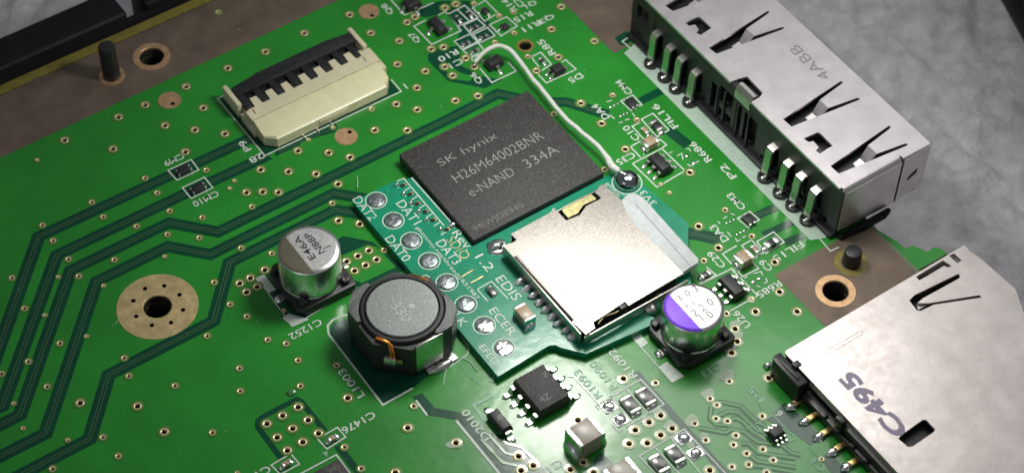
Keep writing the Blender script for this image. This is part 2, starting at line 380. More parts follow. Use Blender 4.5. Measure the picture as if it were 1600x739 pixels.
# bare laminate margins and brown ground areas
brown_l = [(-100, 38.3), (5.0, 39.15), (24.1, 39.15), (24.1, 15.15), (26.6, 15.15), (26.6, 17.0), (31.3, 17.0), (31.3, 46.9), (-100, 46.9)]
patch('laminate_margin', [(-100, 47.0), (-100, 46.91), (31.8, 46.91), (31.8, 47.0)], 'bare_laminate', .0)
Mesh().box(-100, XR, 46.9, 48.3, -1.2, 0.0).build('laminate_edge', 'bare_laminate', board, 0)
patch('ground_strip', brown_l, 'brown_copper', .02)
patch('ground_patch', [(19.2, -45), (31.4, -45), (31.4, -19.0), (19.2, -18.9)], 'brown_copper', .02)
patch('mask_margin', [(31.4, -45), (31.75, -45), (31.75, -18.9), (31.4, -19.0)], 'mask_edge', .012)
# mask-only (no copper) areas
DARK = [
 [T4(430,30), (PIN1.x + 8.2, 32.9), (1.3, 33.3), (1.35, 23.5), (-15.3, 23.6)],
 [T7(0,258), T7(150,195), T7(165,168), T7(370,108), T7(392,75), T7(378,52), T7(0,226)],
 [W1(515,345), W1(560,305), W1(700,290), W1(720,340), W1(700,400), W1(850,480), W1(980,500), W1(870,553), W1(640,508), W1(515,380)],
 [W1(440,100), W1(480,40), W1(600,8), W1(780,8), W1(800,60), W1(900,140), W1(940,230), W1(740,330), W1(690,262), W1(720,190), W1(640,80), W1(500,112)],
 [K1(450,170), K1(480,150), K1(620,178), K1(790,310), K1(560,400), K1(470,330)],
 [P(560,490), P(520,505), P(514,520), P(598.2,631), P(645,606), P(700,560), P(650,470)],
 [T8(575,262), T8(640,240), T8(715,332), T8(885,362), T8(960,425), T8(1079,570), T8(1079,690), T8(850,405), T8(670,376)],
 [W7(0,385), W7(60,370), W7(110,470), W7(250,490), W7(390,560), W7(500,660), W7(560,739), W7(245,739), W7(0,432)],
 [W7(850,660), W7(905,600), W7(1005,700), W7(960,745), W7(890,745)],
 [T5(675,375), T5(760,540), T5(930,560), T5(900,300)],
 [W2(760,240), W2(835,195), W2(870,250), W2(830,290), W2(795,285)],
 [X7(30,430), X7(130,330), X7(260,430), X7(420,640), X7(520,760), X7(420,760), X7(300,590), X7(180,500)],
]
DARK[0] = [(-15.35, 33.3), (-15.35, 23.65), (1.35, 23.5), (1.35, 33.2)]
for i_, poly in enumerate(DARK):
    if signed([(p[0], p[1]) for p in poly]) < 0: poly = poly[::-1]
    patch('bare_area', poly, 'mask_dark', .022 + .0007 * i_)
LIGHT = [[W1(620,435), W1(622,405), W1(668,425), W1(720,460), W1(810,478), W1(770,512), W1(690,500), W1(655,490)],
 [K1(475,245), K1(600,192), K1(645,205), K1(735,300), K1(570,378), K1(505,350)],
 [X7(-20,335), X7(55,240), X7(105,290), X7(135,330), X7(30,430)], [X7(270,590), X7(345,545), X7(420,610), X7(330,650)]]
for i_, poly in enumerate(LIGHT): patch('copper_area', poly, 'mask_green', .041 + .0005 * i_)
# differential pairs: a bare channel each with two thin traces
PAIRS = [
 ([P(400,212), P(370,226.5), P(60.8,369.5), P(2.5,532.6), P(-40,651)], 1.40),
 ([P(420,242.5), P(393.9,255), P(308.8,293.8), P(88.8,398.8), P(3.8,634), P(-40,655)], 1.40),
 ([P(815,155), P(777.7,147), P(700,187), P(341.2,362.5), P(263.9,348.4), P(110.8,422.3), P(31.3,647.8), P(-40,684)], 1.40),
 ([P(580,312), P(521.3,302.6), P(328.9,397.7), P(262,385.3), P(151.3,439.9), P(71.3,676.6), P(-30,728)], 1.40),
 ([P(580,337.5), P(523.8,328), P(358.8,410), P(333.8,501.4), P(170,585.3), P(140,685.4), P(20,748)], 1.40),
 ([P(862,160), P(885,160), P(950,180)], 1.35),
 ([W4(300,580), W4(360,585), W4(500,620)], 1.5), ([W4(705,480), W4(850,415)], 1.0), ([W4(770,590), W4(960,505)], .9), ([W4(900,640), W4(1020,590)], .9),
 ([W3(590,160), W3(740,85)], 1.0), ([W3(775,330), W3(900,430)], 1.3)]
for i, (path, wd) in enumerate(PAIRS):
    pl = ribbon_poly(path, wd); k = len(pl) // 2; poly = list(pl[:k]) + list(pl[k:])[::-1]
    Mesh().sheet(with_holes(poly), .031 + .0006 * i).build('bare_channel', 'mask_dark', board, 0)
    if i < 8:
        for s in (-.15, .15):
            pp = ribbon_poly(path, abs(2 * s)); pp = pp[:k] if s > 0 else pp[k:]
            Mesh().ribbon(pp, .062, .042).build('trace', 'mask_edge', board, 0)
Mesh().ribbon([D8(300,90), D8(620,450), D8(900,760)], .75, .0315).build('bare_channel', 'mask_dark', board, 0)
for path, wd in (([T6(755,645), T6(612,450), T6(612,412), T6(640,388), T6(852,276), T6(882,292), T6(1032,478)], .55), ([K2(455,605), K2(580,760)], .7)):
    pl = ribbon_poly(path, wd); k = len(pl) // 2
    Mesh().sheet(with_holes(list(pl[:k]) + list(pl[k:])[::-1]), .0245).build('bare_channel', 'mask_dark', board, 0)
# raised traces, mask on copper, with bare gaps beside them
TR = [(X6, [(400,150),(470,150),(625,185),(770,325),(830,345)]), (X6, [(425,270),(520,228),(610,238),(760,385),(840,410)]),
 (X6, [(540,300),(585,282),(640,310),(720,395),(840,460)]), (X6, [(280,365),(500,405),(545,375),(650,395),(760,480),(900,500)]),
 (X6, [(630,495),(690,495),(770,570),(1080,618)]), (X6, [(700,590),(760,640),(1080,692)]), (X6, [(715,675),(800,685),(1080,732)]),
 (X6, [(960,500),(1040,570),(1120,590)]), (X6, [(380,180),(370,290),(420,335),(520,340)])]
for i, (tl, pts) in enumerate(TR):
    path = [tl(*p) for p in pts]
    Mesh().ribbon(path, .62, .024 + .0006 * i).build('bare_channel', 'mask_dark', board, 0)
    mb = Mesh(); n2 = ribbon_poly(path, .26); k = len(path)
    o_ = ribbon_poly(path, .34)
    for a, b_ in ((n2, o_),):
        mb.add([(p.x, p.y, .06 + .001 * i) for p in a] + [(p.x, p.y, .029) for p in b_],
          [(i, k + i, k + i + 1, i + 1) for i in range(k - 1)] + [(i, i + 1, 2 * k + i + 1, 2 * k + i) for i in range(k - 1)] + [(k + i, 3 * k + i, 3 * k + i + 1, k + i + 1) for i in range(k - 1)])
    mb.build('trace', 'mask_green', board, 0)
for pts in ([(130,520),(270,670),(360,690)], [(180,490),(290,610),(350,622)], [(255,520),(300,550),(390,570),(485,662)], [(690,115),(730,120),(900,300)]):
    path = [W7(*p) for p in pts]; wd = .42 if pts[0][0] < 300 else .12
    mb = Mesh(); n2 = ribbon_poly(path, wd * .7); o_ = ribbon_poly(path, wd); k = len(path)
    mb.add([(p.x, p.y, .085) for p in n2] + [(p.x, p.y, .03) for p in o_],
      [(i, k + i, k + i + 1, i + 1) for i in range(k - 1)] + [(i, i + 1, 2 * k + i + 1, 2 * k + i) for i in range(k - 1)] + [(k + i, 3 * k + i, 3 * k + i + 1, k + i + 1) for i in range(k - 1)])
    mb.build('trace', 'mask_trace', board, 30)

# vias
VM = {}
for x, y, ro, ri in VIA:
    if ro not in VM:
        mb = Mesh()
        mb.lathe(0, 0, [(ro * 1.6, .052), (ro, .064)], 16, 2)
        mb.lathe(0, 0, [(ro, .064), (ro * .95, .085), (ri * 1.25, .085), (ri, .05), (ri, -.25)], 16, 0)
        mb.lathe(0, 0, [(ri, -.25), (ri, -.9)], 16, 1); mb.lathe(0, 0, [(ri, -.9), (.001, -.9)], 16, 1)
        o = mb.build('via', ['via_ring', 'hole_dark', 'via_halo'], board, 50); VM[ro] = o; o.location = (x, y, 0)
    else:
        o = VM[ro].copy(); col.objects.link(o); o.location = (x, y, 0); o.rotation_euler.z = random.random() * 3
# plated mounting holes and bare contact discs
def ringpad(name, c, ro, ri, m, z=.07, depth=1.3, holes=(), label=None, z2=0):
    mb = Mesh(); loops = [circle(c.x, c.y, ro, 56), circle(c.x, c.y, ri, 40)] + [circle(h.x, h.y, .24, 14) for h in holes]
    mb.sheet(loops, z, 0); mb.lathe(c.x, c.y, [(ro + .03, .0), (ro, z)], 56, 0)
    mb.lathe(c.x, c.y, [(ri, z), (ri - .06, z - .06), (ri - .06, -.25)], 40, 0); mb.lathe(c.x, c.y, [(ri - .06, -.25), (ri - .06, -6)], 40, 1)
    for h in holes:
        mb.lathe(h.x, h.y, [(.24, z), (.21, z - .03), (.21, -.8), (.01, -.8)], 14, 1)
    o = mb.build(name, [m, 'hole_dark'], board, 40)
    if label: o['label'] = label
    return o
ringpad('mounting_pad', RING, 4.05, 1.48, 'gold_pad', holes=RING_HOLES, label='wide gold mounting ring with eight small holes')
ringpad('mounting_pad', HOLE1, 2.05, 1.42, 'copper_pad'); ringpad('mounting_pad', HOLE2, 2.05, 1.38, 'copper_pad'); ringpad('mounting_pad', PIN1, 1.4, .98, 'copper_pad')
ringpad('bored_hole', BORE, .98, .74, 'bare_laminate', .05)
for c, r in ((HOLE1, 1.4), (RING, 1.46), (HOLE2, 1.36), (BORE, .72)):
    Mesh().lathe(c.x, c.y, [(r - .02, -5.9), (.01, -5.95)], 24).build('hole_shade_disc', 'hole_dark', board, 0)  # added dark discs, painting in the shade at the foot of open holes
for c, r, h in ((C1(753,447), 1.22, PAD_HOLES[0]), (W1(145,75), 1.15, PAD_HOLES[1]), (T7(443,135), 1.22, PAD_HOLES[2])):
    mb = Mesh().sheet([circle(c.x, c.y, r, 40), circle(h.x, h.y, .24, 14)], .06, 0); mb.lathe(c.x, c.y, [(r + .02, 0), (r, .06)], 40, 0)
    mb.lathe(h.x, h.y, [(.24, .06), (.21, .03), (.21, -.8), (.01, -.8)], 14, 1); mb.build('contact_disc', ['copper_pad', 'hole_dark'], board, 40)
c = C1(180, 382); Mesh().lathe(c.x, c.y, [(1.35, .02), (1.33, .045), (.01, .045)], 40).build('contact_disc', 'brown_copper', board, 0)

# silkscreen lines
def line(pts, wd=.15, closed=False, z=.05, m='silk'):
    pts = [p for p in pts]
    if closed: Mesh().ribbon(pts, wd, z, closed=True).build('silkscreen_line', m, board, 0)
    else: Mesh().ribbon(pts, wd, z).build('silkscreen_line', m, board, 0)
def box_line(tl, pts, **k): line([tl(*p) for p in pts], closed=True, **k)
def open_line(tl, pts, **k): line([tl(*p) for p in pts], **k)
box_line(T4, [(50,347),(195,280),(243,345),(107,408)]); box_line(T4, [(140,455),(278,390),(330,455),(195,522)])
box_line(K2, [(360,575),(455,518),(495,565),(405,622)]); box_line(K2, [(135,700),(230,645),(272,695),(180,745)])
open_line(P, [(370,141),(340,155),(413.8,244),(626.9,143.7),(611,125)])
line([T5(675,390), T5(825,601), P(513,476), K1(540,405), K1(490,345)], .12)
line([P(562,488), P(535,494), P(520,500), P(512,509), P(513.5,522), P(598.4,632.6), P(645.3,606.5)], .2)
line([X2(128,300), X2(222,445), X2(228,470), X2(215,510), X2(40,630)], .1)
open_line(W7, [(210,240),(82,302),(160,410)], wd=.3, m='silk_faint')
open_line(T8, [(600,285),(670,380)], wd=.2); open_line(T8, [(850,410),(1079,690),(1120,742)], wd=.26)
open_line(D8, [(65,330),(45,305),(335,135),(485,295),(240,440)]); open_line(D8, [(140,240),(280,410)]); open_line(D8, [(240,190),(385,355)]); open_line(D8, [(150,425),(195,470),(215,458)])
open_line(D8, [(450,760),(325,630),(615,455),(900,760)]); open_line(D8, [(430,575),(600,760)]); open_line(D8, [(530,510),(730,750)])
open_line(W5, [(140,335),(330,242),(495,408),(310,512)]); open_line(W5, [(365,97),(275,148),(400,290),(500,240),(455,190)])
box_line(W5, [(395,97),(455,62),(535,140),(470,175)]); box_line(W5, [(490,72),(595,12),(660,75),(548,145)]); open_line(W5, [(175,230),(235,280),(130,335)])
box_line(W4, [(608,487),(685,443),(745,495),(678,545)]); box_line(W3, [(480,155),(555,118),(612,178),(545,215)])
box_line(W3, [(608,268),(680,232),(780,335),(705,378)]); open_line(W3, [(600,288),(550,312),(622,392)]); open_line(W3, [(610,400),(540,440),(605,508)])
open_line(W3, [(720,390),(765,428),(735,450)]); box_line(W3, [(553,545),(735,450),(880,590),(705,692)])
for a in ([(565,455),(592,466)], [(520,488),(545,474)], [(485,505),(500,520)], [(545,570),(570,602)], [(595,610),(608,630),(628,618)], [(638,606),(660,598)]): open_line(W4, a, wd=.12)
for a in ([(390,160),(425,150)], [(410,240),(440,265)], [(465,292),(492,285)], [(505,275),(535,265)], [(550,230),(572,256)]): open_line(W3, a, wd=.12)
for a in ([(410,300),(432,290)], [(468,272),(515,258),(527,282)], [(545,300),(556,322),(535,332)], [(488,347),(512,356)]): open_line(W5, a, wd=.12)
for a in ([(780,480),(802,470)], [(832,495),(860,482),(868,520)], [(885,455),(905,450),(915,470)], [(895,548),(912,560),(940,550)], [(945,540),(968,528)]): open_line(W3, a, wd=.12)
for tl, pts in ((E7, [(345,172),(247,222),(395,372),(635,258),(505,100),(450,130)]), (E7, [(30,-25),(170,130),(410,28)]), (E7, [(830,438),(715,482),(890,685),(1090,590),(1020,515)]), (E7, [(605,85),(700,175)])): open_line(tl, pts)
for bx in ([(525,125),(665,50),(775,150),(610,222)], [(655,215),(770,160),(835,220),(715,282)], [(735,290),(855,232),(915,300),(790,358)], [(580,345),(710,285),(770,350),(645,410)], [(652,418),(775,358),(835,430),(705,472)], [(730,70),(835,10),(940,115),(830,180)], [(870,210),(1010,145),(1100,220),(965,302)]): box_line(E7, bx)
box_line(W2, [(240,360),(300,330),(365,405),(305,445)]); open_line(W2, [(270,455),(335,522),(520,437),(455,378),(430,392)])
open_line(W2, [(860,305),(808,262),(852,235)]); open_line(E2, [(225,75),(300,163),(342,143)])
open_line(X6, [(670,370),(890,258),(1063,430)], m='silk_faint', wd=.12); open_line(X6, [(740,330),(930,525),(1070,460)], m='silk_faint', wd=.12)
open_line(K2, [(250,755),(290,735),(450,650),(520,745)], wd=.16)
for poly in ([T5(592,302), T5(675,392), T5(725,372), T5(650,275)], [T5(762,548), T5(830,602), T5(935,556), T5(805,520)],
             [D7(240,310), D7(300,385), D7(342,355), D7(285,287)], [D7(403,492), D7(483,580), D7(545,540), D7(450,462)],
             [P(975,84), P(1266,376), P(1290,372), P(1300,345), P(1000,62)], [K2(380,640), K2(405,662), K2(408,633)], [W7(175,140), W7(215,160), W7(213,115)]):
    pp = [(p.x, p.y) for p in poly]; Mesh().sheet([pp], .052).build('silkscreen_block', ('silk_block' if abs(signed(pp)) > 60 else 'silk') if len(pp) > 3 else 'silk_faint', board, 0)
open_line(D7, [(240,310),(480,580)], wd=.13); open_line(D7, [(480,580),(548,545)], wd=.13)
open_line(D7, [(755,320),(800,345),(790,385),(745,415)], wd=.12)
# silkscreen lettering
SILK = [('P9', T4, (556,224), (505,166)), ('28', T4, (645,250), (562,290)), ('CM9', T4, (150,255), (27,308)), ('CM10', T4, (365,490), (207,560)),
 ('C1252', T5, (1010,572), (808,665)), ('L1003', T8, (272,258), (118,100)), ('C1476', T8, (342,372), (140,478)), ('D2010', W7, (180,520), (15,338)),
 ('R1092', D7, (272,548), (118,398)), ('R1090', W7, (1003,192), (838,24)), ('R1093', W7, (903,248), (738,80)), ('U26', D7, (930,258), (832,180)),
 ('C29', W5, (287,228), (187,140)), ('C9', W5, (580,248), (512,192)), ('FIL15', W5, (780,88), (592,180)), ('R685', W5, (640,330), (494,408)),
 ('CM3', W4, (653,425), (548,338)), ('DA3', W4, (545,625), (443,535)), ('P2', W4, (597,232), (500,158)), ('R686', W4, (440,128), (312,18)),
 ('FIL16', W3, (832,318), (676,182)), ('C10', W3, (592,395), (497,316)), ('C35', W3, (565,488), (457,540)), ('CM4', W3, (548,106), (450,32)), ('DA4', W3, (400,262), (305,182)),
 ('D5', W2, (560,474), (474,508)), ('R85', W2, (385,342), (285,258)), ('R11', W2, (296,146), (186,190)), ('R15', W2, (246,86), (134,132)), ('R14', W2, (140,72), (66,4)),
 ('C2', W2, (190,44), (136,0)), ('Q3', W2, (378,100), (292,142)), ('Q1', W2, (270,16), (200,42)), ('R10', E7, (608,428), (452,500)), ('C1', E7, (650,502), (540,552)),
 ('Q6', E7, (818,682), (710,615)), ('Q7', E7, (305,345), (200,285)), ('Q8', E7, (80,112), (-20,48)), ('1', W1, (395,560), (352,524)), ('P5', W6, (850,342), (758,262)),
 ('6', W6, (968,440), (926,410)), ('C12', W7, (655,668), (500,748)), ('C13', W6, (578,118), (470,188)), ('C3', X7, (372,716), (286,670)), ('C14', K2, (130,715), (20,775))]
FAINT = {'R1090', 'R1093', 'C13', 'C3', 'P5'}
for s, tl, a, b in SILK:
    hh = .95 if s not in ('1', '6') else None
    A, B = tl(*a), tl(*b)
    if s == '1': text(s, A + Vector((0, 0, 0)), B, 'silk', board, .85, .055, .03, 'silkscreen_text', '-x')
    elif s == '6': text(s, A, B, 'silk', board, .85, .055, .03, 'silkscreen_text', '+y')
    else: text(s, A, B, 'silk_faint' if s in FAINT else 'silk', board, hh * .88, .055, .014, 'silkscreen_text')
# bare solder dots on unused pads
def dot(tl, pts, r=.17, h=.12, m='solder'):
    for p in pts:
        c = tl(*p); Mesh().blob(c.x, c.y, .03, r, r, h, 12, 4, 0, .15).build('solder_dot', m, board, 60)
dot(W4, [(540,517),(562,507),(585,495),(605,590),(628,575),(648,565)]); dot(W3, [(415,192),(437,182),(460,170),(475,250),(497,238),(518,230)])
dot(W5, [(467,322),(503,303)], .24); dot(W3, [(890,495),(932,540)], .24)
for p in ((130,310), (205,395), (610,515), (690,610)):
    c = D8(*p); mb = Mesh(); mb.blob(c.x, c.y, .03, .62, .58, .34, 18, 6, 0, .3); mb.box(c.x - .72, c.x + .72, c.y - .62, c.y + .62, .02, .06, .02); mb.build('solder_pad', 'solder', board, 60)
# scratches in the mask
for tl, a, b in ((T2, (700,600), (740,555)), (T2, (712,590), (745,560)), (X2, (20,700), (60,420)), (X2, (150,570), (260,720)), (X2, (280,500), (420,690)), (X2, (160,690), (290,520)), (T8, (930,140), (1010,190)), (D7, (355,510), (375,460)), (W1, (575,655), (605,680))):
    A, B = tl(*a), tl(*b); M_ = (A + B) / 2 + Vector((random.uniform(-.1, .1), random.uniform(-.1, .1), 0))
    Mesh().ribbon([A, M_, B], .05, .057).build('scratch', 'silk_faint', board, 0)

# flux residue round the reworked vias, dust and fibres
for tl, x, y, r in ((W6, 620, 195, .75), (W6, 500, 300, .7), (W6, 405, 470, .75), (W6, 478, 565, .5), (W6, 640, 20, .7), (W5, 350, 590, .6), (W5, 365, 668, .65), (W6, 195, 420, .55), (W6, 115, 465, .5), (W6, 262, 500, .6), (T8, 830, 562, .6), (W6, 400, 620, .5)):
    c = tl(x, y); k = random.random() * 9
    pl = [(c.x + r * (1 + .5 * noise.noise((math.cos(a) * .9 + k, math.sin(a) * .9, k))) * math.cos(a), c.y + r * .8 * (1 + .5 * noise.noise((math.cos(a) * .9 + k, math.sin(a) * .9, k))) * math.sin(a)) for a in [2 * math.pi * i / 26 for i in range(26)]]
    mb = Mesh().sheet(with_holes(pl), .0905); mb.build('flux_residue', 'flux', board, 0)
for tl, pts in ((X2, [(30,640),(22,560),(48,480),(40,420)]), (X2, [(300,640),(240,560),(160,520),(60,560)]), (T8, [(770,190),(785,110),(800,20)]), (T7, [(510,380),(516,420),(512,455)]), (C1, [(1055,128),(1066,137)]), (C1, [(812,247),(820,253)])):
    p = [tl(*a, .1 + .05 * i) for i, a in enumerate(pts)]; Mesh().tube(p, .035, 5).build('dust_fibre', 'silk', board, 60)
for i in range(70):
    x, y = random.uniform(-45, 24), random.uniform(-34, 36)
    Mesh().blob(x, y, .03, random.uniform(.03, .07), random.uniform(.03, .06), .04, 6, 2).build('dust_speck', 'silk', board, 0) if not (-12 < x < 16 and -17 < y < 15) else None

c = T6(822, 235); Mesh().blob(c.x, c.y, .03, .52, .45, .22, 20, 6).build('resin_drop', 'mask_trace', board, 60)

# ---------------------------------------------------------------- components on the board
def gull(mb, x, y, dx, dy, wd, h, ln, t=.16, mi=0):
    """gull-wing lead leaving the body at (x, y, h) in direction (dx, dy)"""
    prof = [(0, h), (ln * .32, h), (ln * .52, h * .45), (ln * .62, .06), (ln, .05)]
    px_, py_ = -dy, dx; v = []
    for d, z in prof:
        for s in (-1, 1):
            for tz in (0, t): v.append((x + dx * d + px_ * s * wd / 2, y + dy * d + py_ * s * wd / 2, z + tz))
    f = []
    for j in range(len(prof) - 1):
        a = j * 4; b = a + 4
        f += [(a, a + 2, b + 2, b), (a + 1, b + 1, b + 3, a + 3), (a, b, b + 1, a + 1), (a + 2, a + 3, b + 3, b + 2)]
    e = (len(prof) - 1) * 4; f += [(0, 1, 3, 2), (e, e + 2, e + 3, e + 1)]
    return mb.add(v, f, mi)
def moulded(mb, x0, x1, y0, y1, z0, z1, draft=.18, bev=.06):
    zm = z0 + (z1 - z0) * .42
    mb.prism([(x0, y0), (x1, y0), (x1, y1), (x0, y1)], zm, z1, bev, 0, 2, [(x0 + draft, y0 + draft), (x1 - draft, y0 + draft), (x1 - draft, y1 - draft), (x0 + draft, y1 - draft)])
    d2 = draft * .7
    mb.prism([(x0 + d2, y0 + d2), (x1 - d2, y0 + d2), (x1 - d2, y1 - d2), (x0 + d2, y1 - d2)], z0, zm + .001, 0, 0, 2, [(x0 + .004, y0 + .004), (x1 - .004, y0 + .004), (x1 - .004, y1 - .004), (x0 + .004, y1 - .004)])
def leaded(name, label, cat, c, sx, sy, h, leads, lw=.38, ln=.75, group=None, m='body_black', fillet=True):
    """moulded package with its centre at c; leads: list of (side, offset)"""
    t = thing(name, label, cat, (c.x, c.y, 0), group)
    mb = Mesh(); moulded(mb, c.x - sx / 2, c.x + sx / 2, c.y - sy / 2, c.y + sy / 2, .1, h); mb.build('body', m, t)
    for side, o in leads:
        dx, dy = {'-x': (-1, 0), '+x': (1, 0), '-y': (0, -1), '+y': (0, 1)}[side]
        x = c.x + dx * (sx / 2 - .05) + (o if dy else 0); y = c.y + dy * (sy / 2 - .05) + (o if dx else 0)
        mb = Mesh(); gull(mb, x, y, dx, dy, lw, h * .45, ln); l = mb.build('lead', 'tin', t, 50)
        ex, ey = x + dx * ln * .9, y + dy * ln * .9
        Mesh().blob(ex, ey, .02, lw * (.62 if dx == 0 else .95), lw * (.62 if dy == 0 else .95), .2, 12, 4, 0, .25).build('solder_fillet', 'solder', l, 60)
    return t
def chip_part(name, label, cat, c, sx, sy, h, axis, body='ceramic_tan', group=None, endw=.25, m_end='tin', top=None, z0=0.03):
    """two-terminal block; axis = the direction its terminals face"""
    t = thing(name, label, cat, (c.x, c.y, z0), group); mb = Mesh(); e = .03
    if axis == 'x': mb.box(c.x - sx / 2 + endw * .9, c.x + sx / 2 - endw * .9, c.y - sy / 2 + e, c.y + sy / 2 - e, z0, z0 + h - e, .03)
    else: mb.box(c.x - sx / 2 + e, c.x + sx / 2 - e, c.y - sy / 2 + endw * .9, c.y + sy / 2 - endw * .9, z0, z0 + h - e, .03)
    mb.build('body', body, t)
    for s in (-1, 1):
        mb = Mesh()
        if axis == 'x':
            x = c.x + s * (sx / 2 - endw / 2); mb.box(x - endw / 2, x + endw / 2, c.y - sy / 2, c.y + sy / 2, z0, z0 + h, min(.07, endw * .3)); o = mb.build('terminal', m_end, t)
            Mesh().blob(c.x + s * sx / 2, c.y, z0 - .02, endw * .95, sy * .52, h * .45, 14, 4, 0, .2).build('solder_fillet', 'solder', o, 60)
        else:
            y = c.y + s * (sy / 2 - endw / 2); mb.box(c.x - sx / 2, c.x + sx / 2, y - endw / 2, y + endw / 2, z0, z0 + h, min(.07, endw * .3)); o = mb.build('terminal', m_end, t)
            Mesh().blob(c.x, c.y + s * sy / 2, z0 - .02, sx * .52, endw * .95, h * .45, 14, 4, 0, .2).build('solder_fillet', 'solder', o, 60)
    return t

# memory chip
CX0, CX1, CY0, CY1, CH = -4.25, 12.12, .72, 14.72, 1.55
t = thing('memory_chip', 'large square black memory chip with engraved grey lettering', 'memory chip', ((CX0 + CX1) / 2, (CY0 + CY1) / 2, 0))
Mesh().box(CX0, CX1, CY0, CY1, .55, CH, .05).build('body', 'chip_black', t)
Mesh().box(CX0 + .03, CX1 - .03, CY0 + .03, CY1 - .03, .28, .548, 0).build('substrate', 'housing_black', t)
for s, a, b, h in (('SK hynix', (240,385), (505,268), 1.25), ('H26M64002BNR', (305,450), (705,262), 1.25), ('e-NAND', (375,515), (575,420), 1.2), ('334A', (622,390), (768,320), 1.25), ('MIWJDE940', (408,675), (618,572), .95)):
    A, B = F3(*a, CH), F3(*b, CH)
    text(s, A, B, 'mark_grey' if h > 1 else 'mark_faint', t, h, CH + .012, -.012, 'engraved_text')
c = F3(398, 672, CH); Mesh().ribbon([Vector(p) for p in circle(c.x, c.y, .18, 14)], .05, CH + .012, closed=True).build('pin_mark', 'mark_faint', t, 0)

# electrolytic capacitors
def ecap(label, c, r, h, bs, mark, lines, group):
    t = thing('electrolytic_capacitor', label, 'capacitor', (c[0], c[1], 0), group); x, y = c
    ch = 1.5; s = bs / 2
    pol = [(x - s, y - s + ch * .55), (x - s + ch * .55, y - s), (x + s - .25, y - s), (x + s, y - s + .25), (x + s, y + s - .25), (x + s - .25, y + s), (x - s + ch * .55, y + s), (x - s, y + s - ch * .55)]
    mb = Mesh(); mb.prism(pol, .08, 1.15, .1); 
    for sx_, sy_ in ((-1, -1), (-1, 1), (1, -1), (1, 1)):     # raised corner cleats
        cx_, cy_ = x + sx_ * s * .82, y + sy_ * s * .82
        k = .62; q_ = [(cx_ + sx_ * .25 - sx_ * k * 1.5, cy_ + sy_ * .22), (cx_ - sx_ * .55, cy_ - sy_ * .55), (cx_ + sx_ * .22, cy_ + sy_ * .25 - sy_ * k * 1.5), (cx_ + sx_ * .22, cy_ + sy_ * (-.12)), (cx_ - sx_ * .12, cy_ + sy_ * .22)]
        if signed(q_) < 0: q_ = q_[::-1]
        mb.prism(q_, 1.1, 1.75, .06)
    mb.build('base', 'housing_black', t, 35)
    Mesh().lathe(x, y, [(r * .90, .9), (r * .97, 1.05), (r * .985, 1.35), (r * .955, 1.5), (r * .955, 1.62), (r, 1.82), (r, h - .42), (r * .985, h - .2), (r * .93, h - .05), (r * .85, h)], 72).build('can', 'aluminium', t, 35)
    o = Mesh().lathe(x, y, [(r * .85, h), (r * .3, h + .01), (.001, h + .01)], 72).build('top', 'aluminium_top', t, 35)
    # printed polarity segment on the -x side, bounded by a straight edge
    n = 40; kx = -.35 * r; v = []; f = []; nr = 0
    for rr, zz in ((r * .845, h + .024), (r * .93, h - .032), (r * .96, h - .1)):
        a0 = math.acos(kx / rr)
        for i in range(n + 1): a = a0 + (2 * math.pi - 2 * a0) * i / n; v.append((x + rr * math.cos(a), y + rr * math.sin(a), zz))
    f = [tuple(range(n + 1))]
    for j in (0, 1):
        for i in range(n): k = j * (n + 1) + i; f.append((k, k + n + 1, k + n + 2, k + 1))
    Mesh().add(v, f).build('polarity_mark', mark, t, 30)
    for s_, A, B, hh in lines: text(s_, A, B, 'ink_black', t, hh, h + .03, -.006 if mark == 'cap_mark_purple' else .004, 'printed_text', '+x' if mark == 'cap_mark_purple' else '+y')
    for sy_ in (-1,):
        Mesh().box(x - s - .75, x - s + .3, y - .42, y + .42, .04, .22, .04).build('terminal', 'tin', t)
        Mesh().blob(x - s - .55, y, .04, .42, .5, .3, 14, 5, 0, .25).build('solder_fillet', 'solder', t, 60)
    Mesh().box(x + s - .3, x + s + .75, y - .42, y + .42, .04, .22, .04).build('terminal', 'tin', t)
    return t
c1 = (-20.1, 6.25); H1 = 5.45
ecap('silver can capacitor with dark half top beside coil inductor', c1, 3.15, H1, 6.7, 'cap_mark_dark',
     [('J', K1(405,215,H1), K1(400,195,H1), .8), ('N88P', K1(380,232,H1), K1(305,138,H1), .72), ('E46A', K1(335,262,H1), K1(255,152,H1), .72)], 'electrolytic capacitors on the board')
c2 = (7.25, -20.35); H2 = 5.05
pt = ecap('silver can capacitor with purple half top beside card socket', c2, 3.02, H2, 6.5, 'cap_mark_purple',
     [('3', D7(508,98,H2), D7(535,90,H2), .75), ('0', D7(555,72,H2), D7(582,62,H2), .75), ('3', D7(600,45,H2), D7(628,35,H2), .75), ('P', D7(560,146,H2), D7(580,138,H2), .55), ('E', D7(596,126,H2), D7(616,116,H2), .55),
      ('2', D7(598,185,H2), D7(625,175,H2), .85), ('2', D7(640,155,H2), D7(668,145,H2), .85), ('0', D7(685,122,H2), D7(715,112,H2), .85), ('1', D7(645,214,H2), D7(660,210,H2), .85), ('0', D7(682,195,H2), D7(712,182,H2), .85)], 'electrolytic capacitors on the board')

